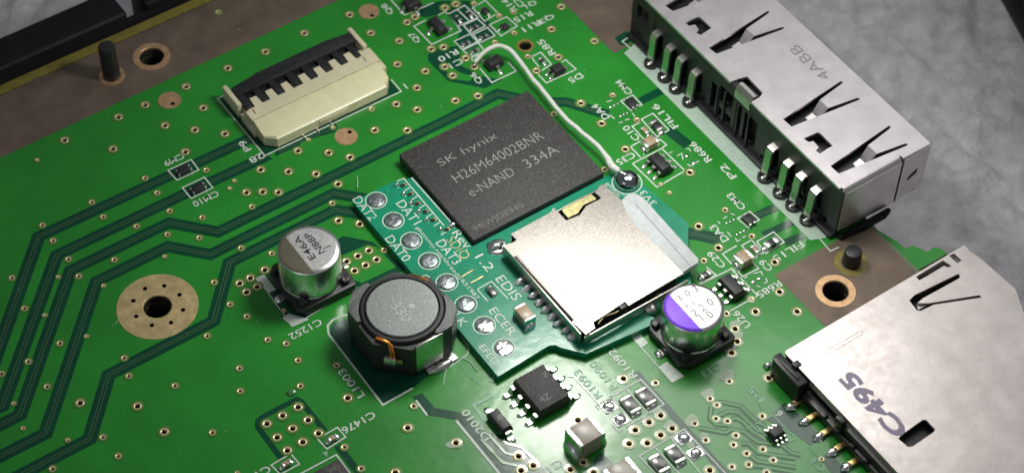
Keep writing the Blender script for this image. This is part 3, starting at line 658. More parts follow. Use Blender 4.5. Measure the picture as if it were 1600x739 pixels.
# coil inductor
ix, iy, ih = -16.15, -4.62, 5.0
t = thing('coil_inductor', 'dark grey octagonal coil inductor marked 330 on top', 'inductor', (ix, iy, 0))
def octo(s, a, b): return [(ix - s, iy - s + a), (ix - s + a, iy - s), (ix + s - b, iy - s), (ix + s, iy - s + b), (ix + s, iy + s - a), (ix + s - a, iy + s), (ix - s + b, iy + s), (ix - s, iy + s - b)]
S = 4.5
Mesh().prism(octo(S - .05, 2.75, 1.75), .15, .9, .12).build('base', 'housing_black', t)
o1 = octo(S, 2.7, 1.7); n_in = 48; hole = circle(ix, iy, 4.2, n_in)
mb = Mesh(); mb.plate([o1, hole], .9, ih - .55)
mb.build('shield', 'ferrite', t, 30)
# four raised corner lands round the winding window
def arc_land(a0, a1, r0, z0, z1, m, nm='shield_land'):
    pts = [(ix + r0 * math.cos(a0 + (a1 - a0) * i / 14), iy + r0 * math.sin(a0 + (a1 - a0) * i / 14)) for i in range(15)]
    out = []
    for i in range(15):
        a = a1 + (a0 - a1) * i / 14; d = Vector((math.cos(a), math.sin(a)))
        best = 9
        for j in range(8):
            p, q2 = Vector(o1[j]) - Vector((ix, iy)), Vector(o1[(j + 1) % 8]) - Vector((ix, iy)); e = q2 - p; den = d.cross(e)
            if abs(den) > 1e-6:
                tt = p.cross(e) / den; uu = p.cross(d) / den
                if tt > 0 and -1e-4 <= uu <= 1 + 1e-4: best = min(best, tt)
        out.append((ix + d.x * best * .998, iy + d.y * best * .998))
    pl = pts + out; pl = [p for i, p in enumerate(pl) if i == 0 or math.hypot(p[0] - pl[i - 1][0], p[1] - pl[i - 1][1]) > .02]
    Mesh().prism(pl, z0, z1, .09, vert_bev=False).build(nm, m, t, 30)
R_ = math.radians
for a0, a1 in ((104, 168), (-76, -12)): arc_land(R_(a0), R_(a1), 4.22, ih - .56, ih - .12, 'ferrite_land')
Mesh().lathe(ix, iy, [(4.18, ih - 1.2), (4.18, ih - .5), (4.14, ih - .3), (4.0, ih - .14), (3.7, ih - .10), (3.66, ih - .5)], 64).build('winding_ring', 'ring_black', t, 30)
Mesh().lathe(ix, iy, [(3.5, ih - .8), (3.52, ih - .1), (3.45, ih), (3.3, ih + .02), (.001, ih + .02)], 64).build('core_top', 'ferrite_top', t, 30)
Mesh().lathe(ix, iy, [(3.68, ih - .42), (3.45, ih - .42)], 48).build('gap', 'hole_dark', t, 0)
text('330', X8(278, 255, ih), X8(378, 330, ih), 'mark_white', t, 1.05, ih + .035, -.005, 'printed_text')
c = X8(380, 262, ih); Mesh().lathe(c.x, c.y, [(.3, ih + .036), (.001, ih + .036)], 20).build('dot_mark', 'mark_white', t, 0)
for k, (sx, sy) in enumerate(((-1, -1), (1, 1))):
    # end clip with the copper wire ends soldered in, at the near-left and far-right corners
    a = R_(225) if k == 0 else R_(45); u = Vector((math.cos(a), math.sin(a), 0)); v = Vector((-u.y, u.x, 0)); b = Vector((ix, iy, 0)) + u * 4.75
    p0 = Vector((ix, iy, ih - .3)) + u * 3.85 - v * 1.7; p1 = Vector((ix, iy, ih - .36)) + u * 4.2 - v * .35; p2 = b + Vector((0, 0, ih - 1.0)) - v * .05; p3 = b + Vector((0, 0, ih - 2.3)) - v * .1
    Mesh().tube([p0, (p0 + p1) / 2 + Vector((0, 0, .06)), p1, p2, p3], .17, 10).build('copper_wire', 'copper_wire', t, 60)
    Mesh().tube([p0 + v * .25 + Vector((0, 0, -.12)), p1 + Vector((0, 0, -.2)) + v * .2, p2 + v * .3, p3 + v * .3], .15, 10).build('copper_wire', 'copper_wire', t, 60)
    cc = b - v * .15 + Vector((0, 0, ih - 2.2)); mb = Mesh(); q_ = []
    for du, dv in ((-.25, -.6), (.42, -.6), (.42, .6), (-.25, .6)): q_.append((cc.x + u.x * du + v.x * dv, cc.y + u.y * du + v.y * dv))
    mb.prism(q_, cc.z - .55, cc.z + .5, .12); mb.build('clip', 'tin', t)
    cc2 = cc + v * .9 + Vector((0, 0, -.1)); q_ = [(cc2.x + u.x * du + v.x * dv, cc2.y + u.y * du + v.y * dv) for du, dv in ((-.25, -.3), (.15, -.3), (.15, .3), (-.25, .3))]
    Mesh().prism(q_, cc2.z - .4, cc2.z + .25, .1).build('clip', 'gold', t)
# plated foot on the near-right face
mb = Mesh(); mb.box(ix - 1.35, ix + 1.7, iy - S - .07, iy - S + .1, .5, ih - .35, .03); mb.build('foot_plate', 'tin', t)
mb = Mesh(); mb.box(ix - .4, ix + 3.0, iy - S - .75, iy - S + .3, .03, .35, .1); mb.blob(ix + 1.4, iy - S - .5, .03, 1.5, .55, .5, 18, 5, 0, .3); mb.build('solder_foot', 'solder_dull', t)

# small packages
LB = [('-x', o) for o in (1.905, .635, -.635, -1.905)] + [('+x', o) for o in (1.905, .635, -.635, -1.905)]
t = leaded('power_chip', 'black eight leaded chip below the green adapter board', 'chip', W7(522, 186, 1.55), 3.7, 4.7, 1.6, LB, .46, 1.15, m='chip_black')
c = W7(545, 100, 1.6); text('Z', W7(530,112,1.6), W7(560,92,1.6), 'mark_faint', t, .6, 1.615, 0, 'engraved_text')
text('4Z', W7(510,268,1.6), W7(575,236,1.6), 'mark_faint', t, .7, 1.615, 0, 'engraved_text')
t = leaded('diode', 'small dark grey diode beside the eight leaded chip', 'diode', W7(252, 390, 1.05), 1.35, 2.7, 1.1, [('+y', 0), ('-y', 0)], .6, .7, m='body_black')
text('4R', W7(232,384,1.1), W7(282,366,1.1), 'mark_grey', t, .6, 1.115, 0, 'engraved_text')
S6 = [('-x', .95), ('-x', 0), ('-x', -.95), ('+x', .95), ('+x', 0), ('+x', -.95)]
leaded('six_lead_chip', 'small black six leaded chip behind the purple capacitor', 'chip', E3(283, 550, 1.05), 1.55, 2.9, 1.1, S6, .4, .8)
leaded('six_lead_chip', 'small black six leaded chip beside the big solder bead', 'chip', W3(725, 527, 1.05), 1.45, 2.7, 1.1, S6, .4, .75)
leaded('six_lead_chip', 'tiny black chip beside the left edge of the card slot', 'chip', X6(922, 388, .85), 1.55, 1.3, .9, [('+y', -.5), ('+y', .0), ('+y', .5), ('-y', -.5), ('-y', .0), ('-y', .5)], .2, .5)
T3L = [('+x', .7), ('+x', -.7), ('-x', 0)]
leaded('transistor', 'black transistor near the top edge, framed by white print, left of the tiny resistors', 'transistor', E7(442, 195, 1.0), 1.3, 2.5, 1.1, T3L, .42, .6, 'small transistors')
leaded('transistor', 'black transistor under the end of the white wire', 'transistor', E7(908, 498, 1.0), 1.95, 1.35, 1.1, [('-y', 0), ('+y', .6), ('+y', -.6)], .42, .6, 'small transistors')
leaded('transistor', 'black transistor cut off by the top picture edge', 'transistor', E7(228, 12, 1.0), 1.9, 1.6, 1.1, [('-y', 0), ('-x', .0)], .42, .5, 'small transistors')
leaded('transistor', 'black transistor right of the white wire near the bored hole', 'transistor', W2(405, 420, .9), 1.5, 1.35, .95, [('-x', .35), ('-x', -.35), ('+x', 0)], .32, .55, 'small transistors')
leaded('small_transistor', 'tiny black part in a white box, topmost of the resistor cluster', 'transistor', E7(835, 85, .4), .9, .9, .5, [('-x', .25), ('+y', .0), ('-y', .0)], .25, .35, 'tiny three leaded parts')
leaded('small_transistor', 'tiny black part in a white box nearest the bored hole', 'transistor', E7(995, 215, .4), .9, .9, .5, [('-x', .0), ('+x', .0)], .25, .35, 'tiny three leaded parts')
for (tl, p, ax), lb in zip(((E7, (610,150), 'y'), (E7, (702,112), 'y'), (E7, (740,222), 'x'), (E7, (820,298), 'x'), (E7, (672,352), 'x'), (E7, (745,415), 'x'), (W2, (308,378), 'y')),
    ('beside the leftmost black transistor, left one of the pair', 'beside the topmost tiny black part, right one of the pair', 'in the middle of the cluster, below the pair', 'nearest the tiny black part by the bored hole', 'at the left end of the cluster by the lettering', 'just under the bend of the white wire', 'right of the white wire above a transistor')):
    chip_part('tiny_resistor', 'tiny resistor ' + lb, 'resistor', tl(*p, .3), .95 if ax == 'x' else .5, .5 if ax == 'x' else .95, .32, ax, 'resistor_top', 'tiny resistors by the wire', .26, 'solder_dull')
for p, lb in (((368,240), 'right one of the upper pair in the white frame'), ((270,290), 'left one of the upper pair in the white frame'), ((455,672), 'left one of the lower pair at the picture edge'), ((558,612), 'right one of the lower pair at the picture edge')):
    c = D8(*p, .5); t = chip_part('resistor', 'black resistor with silver ends, ' + lb, 'resistor', c, 1.2, 2.05, .5, 'y', 'ceramic_white', 'black resistors in white frames', .34)
    Mesh().box(c.x - .54, c.x + .54, c.y - .66, c.y + .66, .49, .535, .015).build('coating', 'resistor_top', t)
    text('750', Vector((c.x + .2, c.y - .45, 0)), Vector((c.x + .2, c.y + .45, 0)), 'mark_grey', t, .5, .54, 0, 'printed_text')
chip_part('ceramic_capacitor', 'large grey block capacitor standing in front of the eight leaded chip', 'capacitor', W7(803, 470, 2.2), 3.0, 2.45, 2.25, 'x', 'ceramic_grey', 'grey block capacitors', .5, 'solder_dull')
chip_part('ceramic_capacitor', 'large grey block capacitor cut off by the bottom picture edge', 'capacitor', P(973.5, 738.5, 2.2), 3.0, 2.45, 2.25, 'x', 'ceramic_grey', 'grey block capacitors', .5, 'solder_dull')
chip_part('tan_capacitor', 'tan capacitor behind the purple topped capacitor', 'capacitor', E3(343, 403, 1.15), 1.75, 1.5, 1.2, 'x', 'ceramic_tan', 'tan chip capacitors on the main board', .36)
chip_part('tan_capacitor', 'tan capacitor beside the end of the white wire', 'capacitor', W3(664, 400, 1.0), 1.75, 1.2, 1.05, 'x', 'ceramic_tan', 'tan chip capacitors on the main board', .36)
chip_part('filter_bead', 'small grey filter bead in front of the USB pins, nearer the card slot', 'filter', W5(582, 72, .6), 1.6, .85, .65, 'x', 'body_black', 'filter beads', .5)
chip_part('filter_bead', 'small grey filter bead in front of the USB pins, farther from the card slot', 'filter', W3(704, 300, .6), .85, 1.6, .65, 'y', 'body_black', 'filter beads', .42)
chip_part('small_capacitor', 'tiny capacitor beside the nearer filter bead', 'capacitor', W5(480, 116, .4), .55, 1.05, .5, 'y', 'ceramic_tan', 'tiny capacitors', .26, 'solder_dull')
chip_part('small_capacitor', 'tiny capacitor beside the farther filter bead', 'capacitor', W3(632, 335, .4), .55, 1.05, .5, 'y', 'ceramic_tan', 'tiny capacitors', .26, 'solder_dull')
chip_part('small_capacitor', 'tiny tan capacitor in a white box right of the via cluster', 'capacitor', K2(430, 568, .4), 1.05, .55, .5, 'x', 'ceramic_tan', 'tiny capacitors', .3)
chip_part('small_capacitor', 'tiny tan capacitor in a white box below the via cluster', 'capacitor', K2(207, 690, .4), 1.05, .55, .5, 'x', 'ceramic_tan', 'tiny capacitors', .3)
chip_part('small_resistor', 'small dark resistor between the card socket and the purple capacitor', 'resistor', W5(168, 272, .4), 1.15, .65, .45, 'x', 'resistor_top', None, .28)
def choke(label, c, ax):
    t = thing('line_choke', label, 'choke', (c.x, c.y, 0), 'small line chokes'); sx, sy = (1.25, .95) if ax == 'x' else (.95, 1.25)
    Mesh().box(c.x - sx / 2, c.x + sx / 2, c.y - sy / 2, c.y + sy / 2, .05, .55, .05).build('body', 'body_black', t)
    for a in (-1, 1):
        for b in (-1, 1):
            x, y = (c.x + a * sx * .5, c.y + b * sy * .3) if ax == 'x' else (c.x + a * sx * .3, c.y + b * sy * .5)
            Mesh().box(x - .17, x + .17, y - .14, y + .14, .03, .5, .04).build('terminal', 'solder_dull', t)
choke('small dark choke left of the cream connector, upper one', T4(148, 338, .5), 'x'); choke('small dark choke left of the cream connector, lower one', T4(238, 450, .5), 'x')
choke('small dark choke before the middle of the USB connector', W3(548, 163, .4), 'y'); choke('small dark choke before the near end of the USB connector', W4(680, 490, .4), 'y')
t = thing('controller_chip', 'black chip corner cut off at the bottom picture edge', 'chip', (*K2(430, 745, .9).xy, 0))
c = K2(460, 668, .9); Mesh().box(c.x - 4.6, c.x + .02, c.y - 4.5, c.y, .1, .95, .08).build('body', 'chip_black', t)
text('SMD', Vector((c.x - 1.6, c.y - .75, 0)), Vector((c.x - .4, c.y - .75, 0)), 'mark_faint', t, .45, .965, 0, 'engraved_text')

# posts of the case below, coming up through the board
for p, zt, r, lb in ((PIN1, 4.7, .95, 'tall black plastic post in the brown strip'), (PIN2, 1.9, .95, 'short black plastic post between USB connector and card slot')):
    mb = Mesh().lathe(p.x, p.y, [(r * 1.02, -1.0), (r, .3), (r * .96, zt - .25), (r * .88, zt - .07), (r * .7, zt), (.001, zt)], 32)
    tag(mb.build('plastic_post', 'housing_black', None, 40, (p.x, p.y, 0)), lb, 'post', 'plastic posts')
mb = Mesh().lathe(PIN2.x, PIN2.y, [(1.75, .03), (1.75, .04), (1.1, .045)], 32); mb.build('clearance_ring', 'bare_laminate', board, 0)

# ---------------------------------------------------------------- adapter board with the card socket
MZ = .85
def M(tl, *p): return tl(p[0], p[1], MZ)
mod_out = [M(X2, 475, 690), M(X2, 905, 430), M(X2, 960, 425), M(X2, 1000, 445), M(X3, 590, 706), M(D5, 690, 590), M(D7, 345, 190), (10.6, -16.2), (13.9, -11.4), M(X4, 865, 640), M(X4, 865, 490),
           M(X4, 505, 175), (14.3, .62), (-4.42, .62), (-4.42, 11.7), M(W8, 390, 25), M(W8, 60, 190)]
mod_out = [(p[0], p[1]) for p in mod_out]
if signed(mod_out) < 0: mod_out = mod_out[::-1]
mod = thing('adapter_board', 'teal green adapter board wedged beside the memory chip under the card socket', 'circuit board', (2, -6, 0))
Mesh().plate([mod_out], .06, MZ, 0, None, 1).build('solder_mask', ['mask_module', 'mask_module'], mod, 0)
TP = [W8(258,180,MZ), W8(403,350,MZ), W8(553,520,MZ), W8(705,690,MZ), X1(315,600,MZ), X2(205,85,MZ), X2(360,260,MZ), X2(525,450,MZ)]
for i, c in enumerate(TP):
    pm = Mesh().lathe(c.x, c.y, [(.95, MZ + .01), (.93, MZ + .06), (.8, MZ + .10), (.6, MZ + .13), (.4, MZ + .15), (.2, MZ + .16), (.001, MZ + .16)], 36)
    pm.v = [(x, y, z + (.05 + .05 * (i > 5)) * noise.noise((x * 1.7, y * 1.7, i * 3.3)) * (z > MZ + .05)) for x, y, z in pm.v]
    o = pm.build('test_pad', 'pad_speckled' if i < 6 else 'solder', mod, 60)
    Mesh().ribbon([Vector(p) for p in circle(c.x, c.y, 1.1, 36)], .11, MZ + .03, closed=True).build('silkscreen_ring', 'silk', o, 0)
for s, tl, a, b, h in (('DAT2', W8, (75,165), (255,330), 1.1), ('DAT1', W8, (455,190), (612,372), 1.1), ('DAT0', W8, (355,490), (530,680), 1.1), ('DAT3', X1, (245,255), (415,435), 1.15),
    ('CMD', X1, (95,552), (245,670), 1.0), ('Rev.', X1, (385,170), (515,320), 1.1), ('1.2', X1, (570,378), (700,490), 1.1), ('EDIS', X1, (745,560), (925,735), 1.15),
    ('ECER', X2, (412,128), (620,330), 1.0), ('CLK', X2, (60,110), (205,255), 1.0), ('gbatemp.net/threads/651987', X1, (48,140), (585,735), .62), ('github.', X4, (235,178), (340,288), .62), ('3V3', X4, (605,345), (505,245), .85), ('EFED', X2, (335,430), (470,585), .8)):
    text(s, tl(*a, MZ), tl(*b, MZ), 'silk', mod, h * .92, MZ + .03, .0, 'silkscreen_text')
text('SDIO', X1(342,225,MZ), X1(480,395,MZ), 'gold_pad', mod, 1.0, MZ + .028, -.02, 'gilt_text')
def mline(tl, pts, wd, m='silk', dz=.03, nm='silkscreen_line'):
    Mesh().ribbon([tl(*p, MZ) for p in pts], wd, MZ + dz).build(nm, m, mod, 0)
mline(W8, [(555,-10),(890,365)], .16); mline(W8, [(435,20),(490,-5),(830,395)], .13)
for i in range(6):
    x0, y0 = 545 + i * 62, 70 + i * 74; mline(W8, [(x0, y0), (x0 - 50, y0 + 32)], .12)
mline(X1, [(570,660),(690,592),(830,739)], .12); mline(X1, [(570,660),(660,760)], .12)
mline(X1, [(440,552),(532,498)], .13, 'gold_pad'); mline(X1, [(515,605),(622,548)], .13, 'gold_pad')
for k in range(4): mline(X2, [(500 + k * 18, 560 + k * 14), (590 + k * 10, 540 + k * 16), (900 + k * 20, 330 + k * 22), (960 + k * 16, 335 + k * 20)], .09, 'mask_module_trace', .025, 'trace')
for k in range(3): mline(X1, [(430, 405 + k * 38), (560, 440 + k * 30), (740, 480 + k * 28), (800, 530 + k * 20)], .10, 'mask_module_trace', .025, 'trace')
for k in range(3): mline(X2, [(200 - k * 22, 210 + k * 30), (400 - k * 20, 440 + k * 24)], .10, 'mask_module_trace', .025, 'trace')
for a, b in (((355,95), (350,150)), ((560,395), (575,440)), ((710,570), (710,610)), ((395,430), (385,480)), ((370,210), (450,225))): mline(W8, [a, b], .12, 'mask_module_trace', .025, 'trace')
for p in ((355,95), (240,325), (560,395), (712,570)):
    c = W8(*p, MZ); Mesh().lathe(c.x, c.y, [(.28, MZ + .005), (.24, MZ + .04), (.12, MZ + .04), (.1, MZ + .01), (.01, MZ + .01)], 14).build('via', 'mask_module_trace', mod, 40)
for p in ((430,55), (490,130), (550,210), (617,278), (683,348), (800,428)):
    c = W8(*p, MZ); o = Mesh().blob(c.x, c.y, MZ, .27, .27, .42, 16, 6, 0, .12).build('solder_bead', 'solder', mod, 60)
    c = W8(p[0] + 55, p[1] - 2, MZ); Mesh().box(c.x - .3, c.x + .25, c.y - .22, c.y + .22, MZ + .012, MZ + .04).build('pad_window', 'hole_dark', o, 0)
    Mesh().ribbon([Vector((c.x + .1, c.y + .18)), Vector((c.x + .28, c.y + .18)), Vector((c.x + .28, c.y - .18)), Vector((c.x + .1, c.y - .18))], .07, MZ + .05).build('pad_rim', 'gold_pad', o, 0)
for tl, p in ((X1, (362,118)), (X1, (735,300))):
    c = tl(*p, MZ); Mesh().blob(c.x, c.y, MZ, .45 if p[0] < 500 else 1.05, .4 if p[0] < 500 else .95, .35, 18, 6, 0, .35).build('solder_joint', 'solder_dull' if p[0] > 500 else 'solder', mod, 60)
# solder bead the wire runs to
c = X4(395, 152, MZ + .5); bead = c
mb = Mesh().lathe(c.x, c.y, [(1.28, MZ), (1.3, MZ + .25), (1.22, MZ + .6), (1.02, MZ + .92), (.7, MZ + 1.15), (.35, MZ + 1.27), (.001, MZ + 1.3)], 40)
o = mb.build('solder_bead', 'solder_bead', mod, 60); o['label'] = 'large shiny round solder bead'
Mesh().ribbon([Vector(p) for p in circle(c.x, c.y, 1.55, 40)], .12, MZ + .03, closed=True).build('silkscreen_ring', 'silk', mod, 0)
t = chip_part('tan_capacitor', 'tan capacitor on the teal adapter board in front of the card socket', 'capacitor', X2(700, 148, MZ + 1.25), 1.3, 2.15, 1.3, 'y', 'ceramic_tan', None, .36, 'tin', None, MZ + .02)
t = thing('small_resistor', 'small part drowned in solder on the teal adapter board', 'resistor', (*X1(690, 680, MZ).xy, MZ)); c = X1(690, 680, MZ)
Mesh().box(c.x - .38, c.x + .38, c.y - .62, c.y + .62, MZ + .01, MZ + .35, .06).build('body', 'resistor_top', t)
Mesh().blob(c.x, c.y + .3, MZ + .02, .42, .42, .62, 16, 6, 0, .2).build('solder', 'solder', t, 60); Mesh().blob(c.x, c.y - .55, MZ + .02, .4, .25, .3, 14, 5, 0, .2).build('solder', 'solder', t, 60)

# card socket
ZS = 2.6
sock = thing('card_socket', 'small metal memory card socket in the middle with a grey card inside', 'card socket', (4, -8.5, MZ))
def S_(x, y): p = D5(x, y, ZS); return (p.x, p.y)
out = [S_(465,45), S_(452,52), S_(458,93), S_(448,88), S_(385,112), S_(372,138), S_(318,186), S_(290,152), S_(272,140), S_(98,243), S_(122,266), S_(108,276), S_(66,290), S_(107,335), S_(120,328), S_(350,582), S_(342,592), S_(396,642), S_(430,612), S_(452,592), S_(563,524), S_(785,400), S_(700,312), S_(600,217), S_(562,168), S_(540,112)]
out = [S_(465,45), S_(452,52), S_(432,78), S_(458,100), S_(446,108), S_(396,134), S_(372,168), S_(318,190), S_(268,138), S_(255,158), S_(98,243), S_(122,266), S_(108,276), S_(66,290), S_(107,335), S_(120,328), S_(350,582), S_(342,592), S_(396,642), S_(432,616), S_(424,594), S_(552,512), S_(566,528), S_(785,400), S_(700,312), S_(600,217), S_(562,168), S_(540,112)]
Mesh().plate([out], ZS - .16, ZS).build('shell', 'shell_card', sock, 0)
sp = [S_(306,150), S_(326,172), S_(364,154), S_(386,122), S_(438,98), S_(425,84), S_(408,76), S_(300,132)]
Mesh().plate([sp], ZS - .42, ZS - .27).build('spring', 'spring_gold', sock, 0)
x0 = S_(66,290)[0]; xl = S_(107,335); xb = S_(396,642)
Mesh().plate([[(-1.95, -15.1), (9.6, -15.1), (10.1, -1.6), (-1.9, -1.9)]], MZ + .02, 1.35).build('housing', 'housing_black', sock, 0)
mb = Mesh(); mb.tube([(S_(118,330)[0] + .0, S_(118,330)[1], ZS - .14), (S_(350,584)[0] + .0, S_(350,584)[1], ZS - .10)], .2, 12); mb.build('rolled_lip', 'shell_card', sock, 60)
mb = Mesh(); mb.box(x0 - .02, x0 + .2, xb[1] + .3, S_(66,290)[1], MZ + .25, ZS - .04, .06); mb.build('side_wall', 'shell_card', sock)
mb = Mesh(); mb.box(x0 + .3, S_(785,400)[0], xb[1] - .12, xb[1] + .04, MZ + .35, ZS - .3, .02); mb.build('side_wall', 'shell_card', sock)
mb = Mesh(); mb.box(S_(98,243)[0], S_(465,45)[0], S_(98,243)[1] - .1, S_(98,243)[1] + .04, MZ + .2, ZS - .17, .02); mb.build('side_wall', 'shell_card', sock)
a, b_ = D5(445, 600, ZS - .5), D5(560, 530, ZS - .5)
Mesh().tube([a, a * .75 + b_ * .25 + Vector((0, .25, .2)), a * .4 + b_ * .6 + Vector((0, .1, -.1)), b_], .1, 8).build('detect_spring', 'spring_gold', sock, 60)
c = D5(545, 530, ZS - .2); Mesh().box(c.x - .45, c.x + .35, c.y - .3, c.y + .3, MZ + .3, ZS - .1, .08).build('latch', 'housing_black', sock)
for p, r in (((405,650), .7), ((655,545), .75), ((690,500), .6), ((40,300), .8)):
    c = D5(*p, MZ); Mesh().blob(c.x, c.y, MZ, r, r * .75, .75, 18, 6, 0, .4).build('solder_joint', 'solder_dull', sock, 60)
for k in range(9):
    c = X3(145 + k * 44, 215 + k * 47, MZ + .1); xs = S_(66,290)[0]
    l = Mesh().box(c.x - .1, xs + .35, c.y - .2, c.y + .2, MZ + .05, MZ + .3, .05).build('contact', 'tin', sock)
    Mesh().blob(c.x + .05, c.y, MZ, .7, .36, .5, 16, 6, 0, .6).build('solder_joint', 'solder_bright', l, 60)
def Cd(x, y): p = D5(x, y, 2.05); return (p.x, p.y)
card = [Cd(538,118), Cd(548,95), Cd(578,79), Cd(605,86), Cd(625,102), Cd(846,342), Cd(843,360), Cd(788,392), (1.0, -14.2), (1.0, -2.2)]
if signed(card) < 0: card = card[::-1]
o = Mesh().prism(card, 1.45, 2.1, .12).build('memory_card', 'card_grey', None, 35, (6, -8, 1.45)); tag(o, 'grey memory card sticking out of the small metal socket', 'memory card')
A, B = Cd(600,120), Cd(825,372)
d = Vector(B) - Vector(A); nn = Vector((-d.y, d.x)).normalized() * -.9
Mesh().tube([(A[0] + nn.x * .2, A[1] + nn.y * .2, 2.1), (B[0] + nn.x * .2, B[1] + nn.y * .2, 2.1)], .12, 8).build('ridge', 'card_grey', o, 60)

# ---------------------------------------------------------------- white jumper wire
pts = [(P, 742.5, 97, 1.2), (P, 758, 81, 1.9), (P, 777, 72, 2.3), (P, 796, 78, 2.2), (P, 812, 96, 1.8), (P, 832, 123, 1.5), (P, 853, 148, 1.5), (P, 877, 178, 1.5), (P, 905, 204, 1.6), (P, 932, 226, 1.7), (P, 948, 246, 1.8), (P, 955, 258, 1.9), (P, 967, 268, 2.0)]
ctrl = [tl(x, y, z) for tl, x, y, z in pts]; path = []; rad = []
for i in range(len(ctrl) - 1):
    p0, p1, p2, p3 = ctrl[max(0, i - 1)], ctrl[i], ctrl[i + 1], ctrl[min(len(ctrl) - 1, i + 2)]
    for k in range(6):
        u = k / 6; path.append(.5 * ((2 * p1) + (p2 - p0) * u + (2 * p0 - 5 * p1 + 4 * p2 - p3) * u * u + (3 * p1 - p0 - 3 * p2 + p3) * u ** 3)); s = (i + u) / (len(ctrl) - 1)
        rad.append(.255 + .02 * noise.noise((s * 14, 1, 1)) if s < .8 else (.255 + .14 * math.sin(min(1, (s - .8) / .12) * math.pi / 2)) if s < .95 else .34)
path.append(ctrl[-1]); rad.append(.3)
for i in range(3, len(path) - 2): path[i] = path[i] + Vector((noise.noise((i * .35, 0, 0)), noise.noise((i * .35, 7, 0)), .5 * noise.noise((i * .35, 0, 7)))) * .08
t = thing('jumper_wire', 'white insulated wire curving from a transistor to the big solder bead', 'wire', (*ctrl[0].xy, 0))
Mesh().tube(path, rad, 14).build('insulation', 'wire_white', t, 60)
e = E7(745, 535, .5); Mesh().tube([path[2], (path[0] + e) / 2 + Vector((0, 0, .2)), e], .16, 10).build('bare_end', 'solder', t, 60)
Mesh().tube([path[-3], path[-1], Vector((bead.x, bead.y, MZ + 1.1))], .18, 10).build('bare_end', 'solder', t, 60)

# ---------------------------------------------------------------- cream ribbon-cable connector
t = thing('ribbon_connector', 'cream ribbon cable connector with black flip lock', 'connector', (-7, 28, 0))
xl, xr = -14.75, .75
mb = Mesh(); mb.box(xl + .2, xr - .1, 27.5, 32.2, .1, 1.35, .08); mb.build('base', 'cream', t)
pr = [(23.75, .15), (23.75, 1.35), (24.1, 1.55), (26.6, 2.02), (26.9, 2.02), (26.9, .15)]   # front block profile (y, z)
ch = 1.05
fb = bmesh.new()
def ring_at(x, inset):
    return [fb.verts.new((x, max(y, 23.75 + inset), z)) for y, z in pr]
secs = [ring_at(xl, ch), ring_at(xl + ch, 0), ring_at(xr - ch * .8, 0), ring_at(xr, ch * .9)]
for a, b_ in zip(secs, secs[1:]):
    for i in range(6): fb.faces.new((a[i], a[(i + 1) % 6], b_[(i + 1) % 6], b_[i]))
fb.faces.new(secs[0]); fb.faces.new(secs[-1][::-1]); bmesh.ops.remove_doubles(fb, verts=fb.verts, dist=.001); bmesh.ops.recalc_face_normals(fb, faces=fb.faces)
Mesh().bm(fb).build('front_block', 'cream_light', t, 25)
o = Mesh().box(xl + 6.2, xl + 9.8, 23.68, 23.9, .35, 1.1, .03).build('recess_step', 'cream', t)
teeth = []
xs = [xl - .1, xl + 1.0]
pitch = 1.95; y0, y1 = 29.2, 29.95
top = [(xl - .05, 26.95), (xr + .35, 26.95), (xr + .35, 28.9), (xr - .3, 28.9)]
x = xr - .6
k = 0
poly = [(xl - .05, 27.06), (xr + .45, 27.06), (xr + .45, 29.3), (xr - .9, 29.3), (xr - .9, 28.55)]
xx = xr - 1.7
while xx > xl + 1.2:
    poly += [(xx, 28.55), (xx, y1), (xx - .85, y1), (xx - .85, 28.55)]; xx -= 1.9 if k != 3 else 2.2; k += 1
poly += [(xl - .05, 28.55)]
Mesh().prism(poly, 1.36, 2.0, .05, seg=1).build('top_cover', 'cream', t, 30)
for s in (0, 1):
    x = xl - .35 if s == 0 else xr - .15
    mb = Mesh(); mb.box(x, x + .55, 29.6, 33.0, .12, 2.1, .12); mb.build('end_post', 'cream', t)
    x2 = xl - .35 if s == 0 else xr + .0
    Mesh().box(x2, x2 + .7, 26.2, 29.2, .12, 1.2 if s == 0 else 1.5, .1).build('end_lug', 'cream', t)
    x3 = xl + .75 if s == 0 else xr - .95
    Mesh().box(x3, x3 + .18, 27.6, 28.5, 1.99, 2.16, .03).build('rib', 'cream', t); Mesh().box(x3 - .5, x3 + .02, 28.32, 28.5, 1.99, 2.14, .03).build('rib', 'cream', t)
mb = Mesh(); mb.prism([(xl + .35, 30.9), (xr - .25, 30.9), (xr - .25, 32.4), (xr - 2.6, 32.45), (xr - 2.7, 32.75), (xl + 3.4, 32.75), (xl + 3.2, 32.4), (xl + .35, 32.3)], 1.36, 2.12, .14); mb.build('flip_lock', 'housing_black', t, 35)
mb = Mesh(); mb.prism([(xl + .4, 29.97), (xr - .3, 29.97), (xr - .3, 30.95), (xl + .4, 30.95)], 1.3, 1.45, .05, top=[(xl + .4, 30.05), (xr - .3, 30.05), (xr - .3, 30.95), (xl + .4, 30.95)]); mb.build('lock_apron', 'housing_black', t, 35)
xx = xr - .75; k = 0
while xx > xl + 1.0:
    Mesh().box(xx - .95 + .08, xx - .08, 28.75, 31.1, 1.37, 1.85 + .1 * (k % 2), .08).build('lock_tooth', 'housing_black', t); xx -= 1.9 if k != 4 else 2.2; k += 1
for k in range(9):
    x = xl + 4.1 + k * .42
    Mesh().box(x - .1, x + .1, 23.25, 23.9, .03, .2, .02).build('contact_foot', 'tin', t) if k % 4 == 0 else None

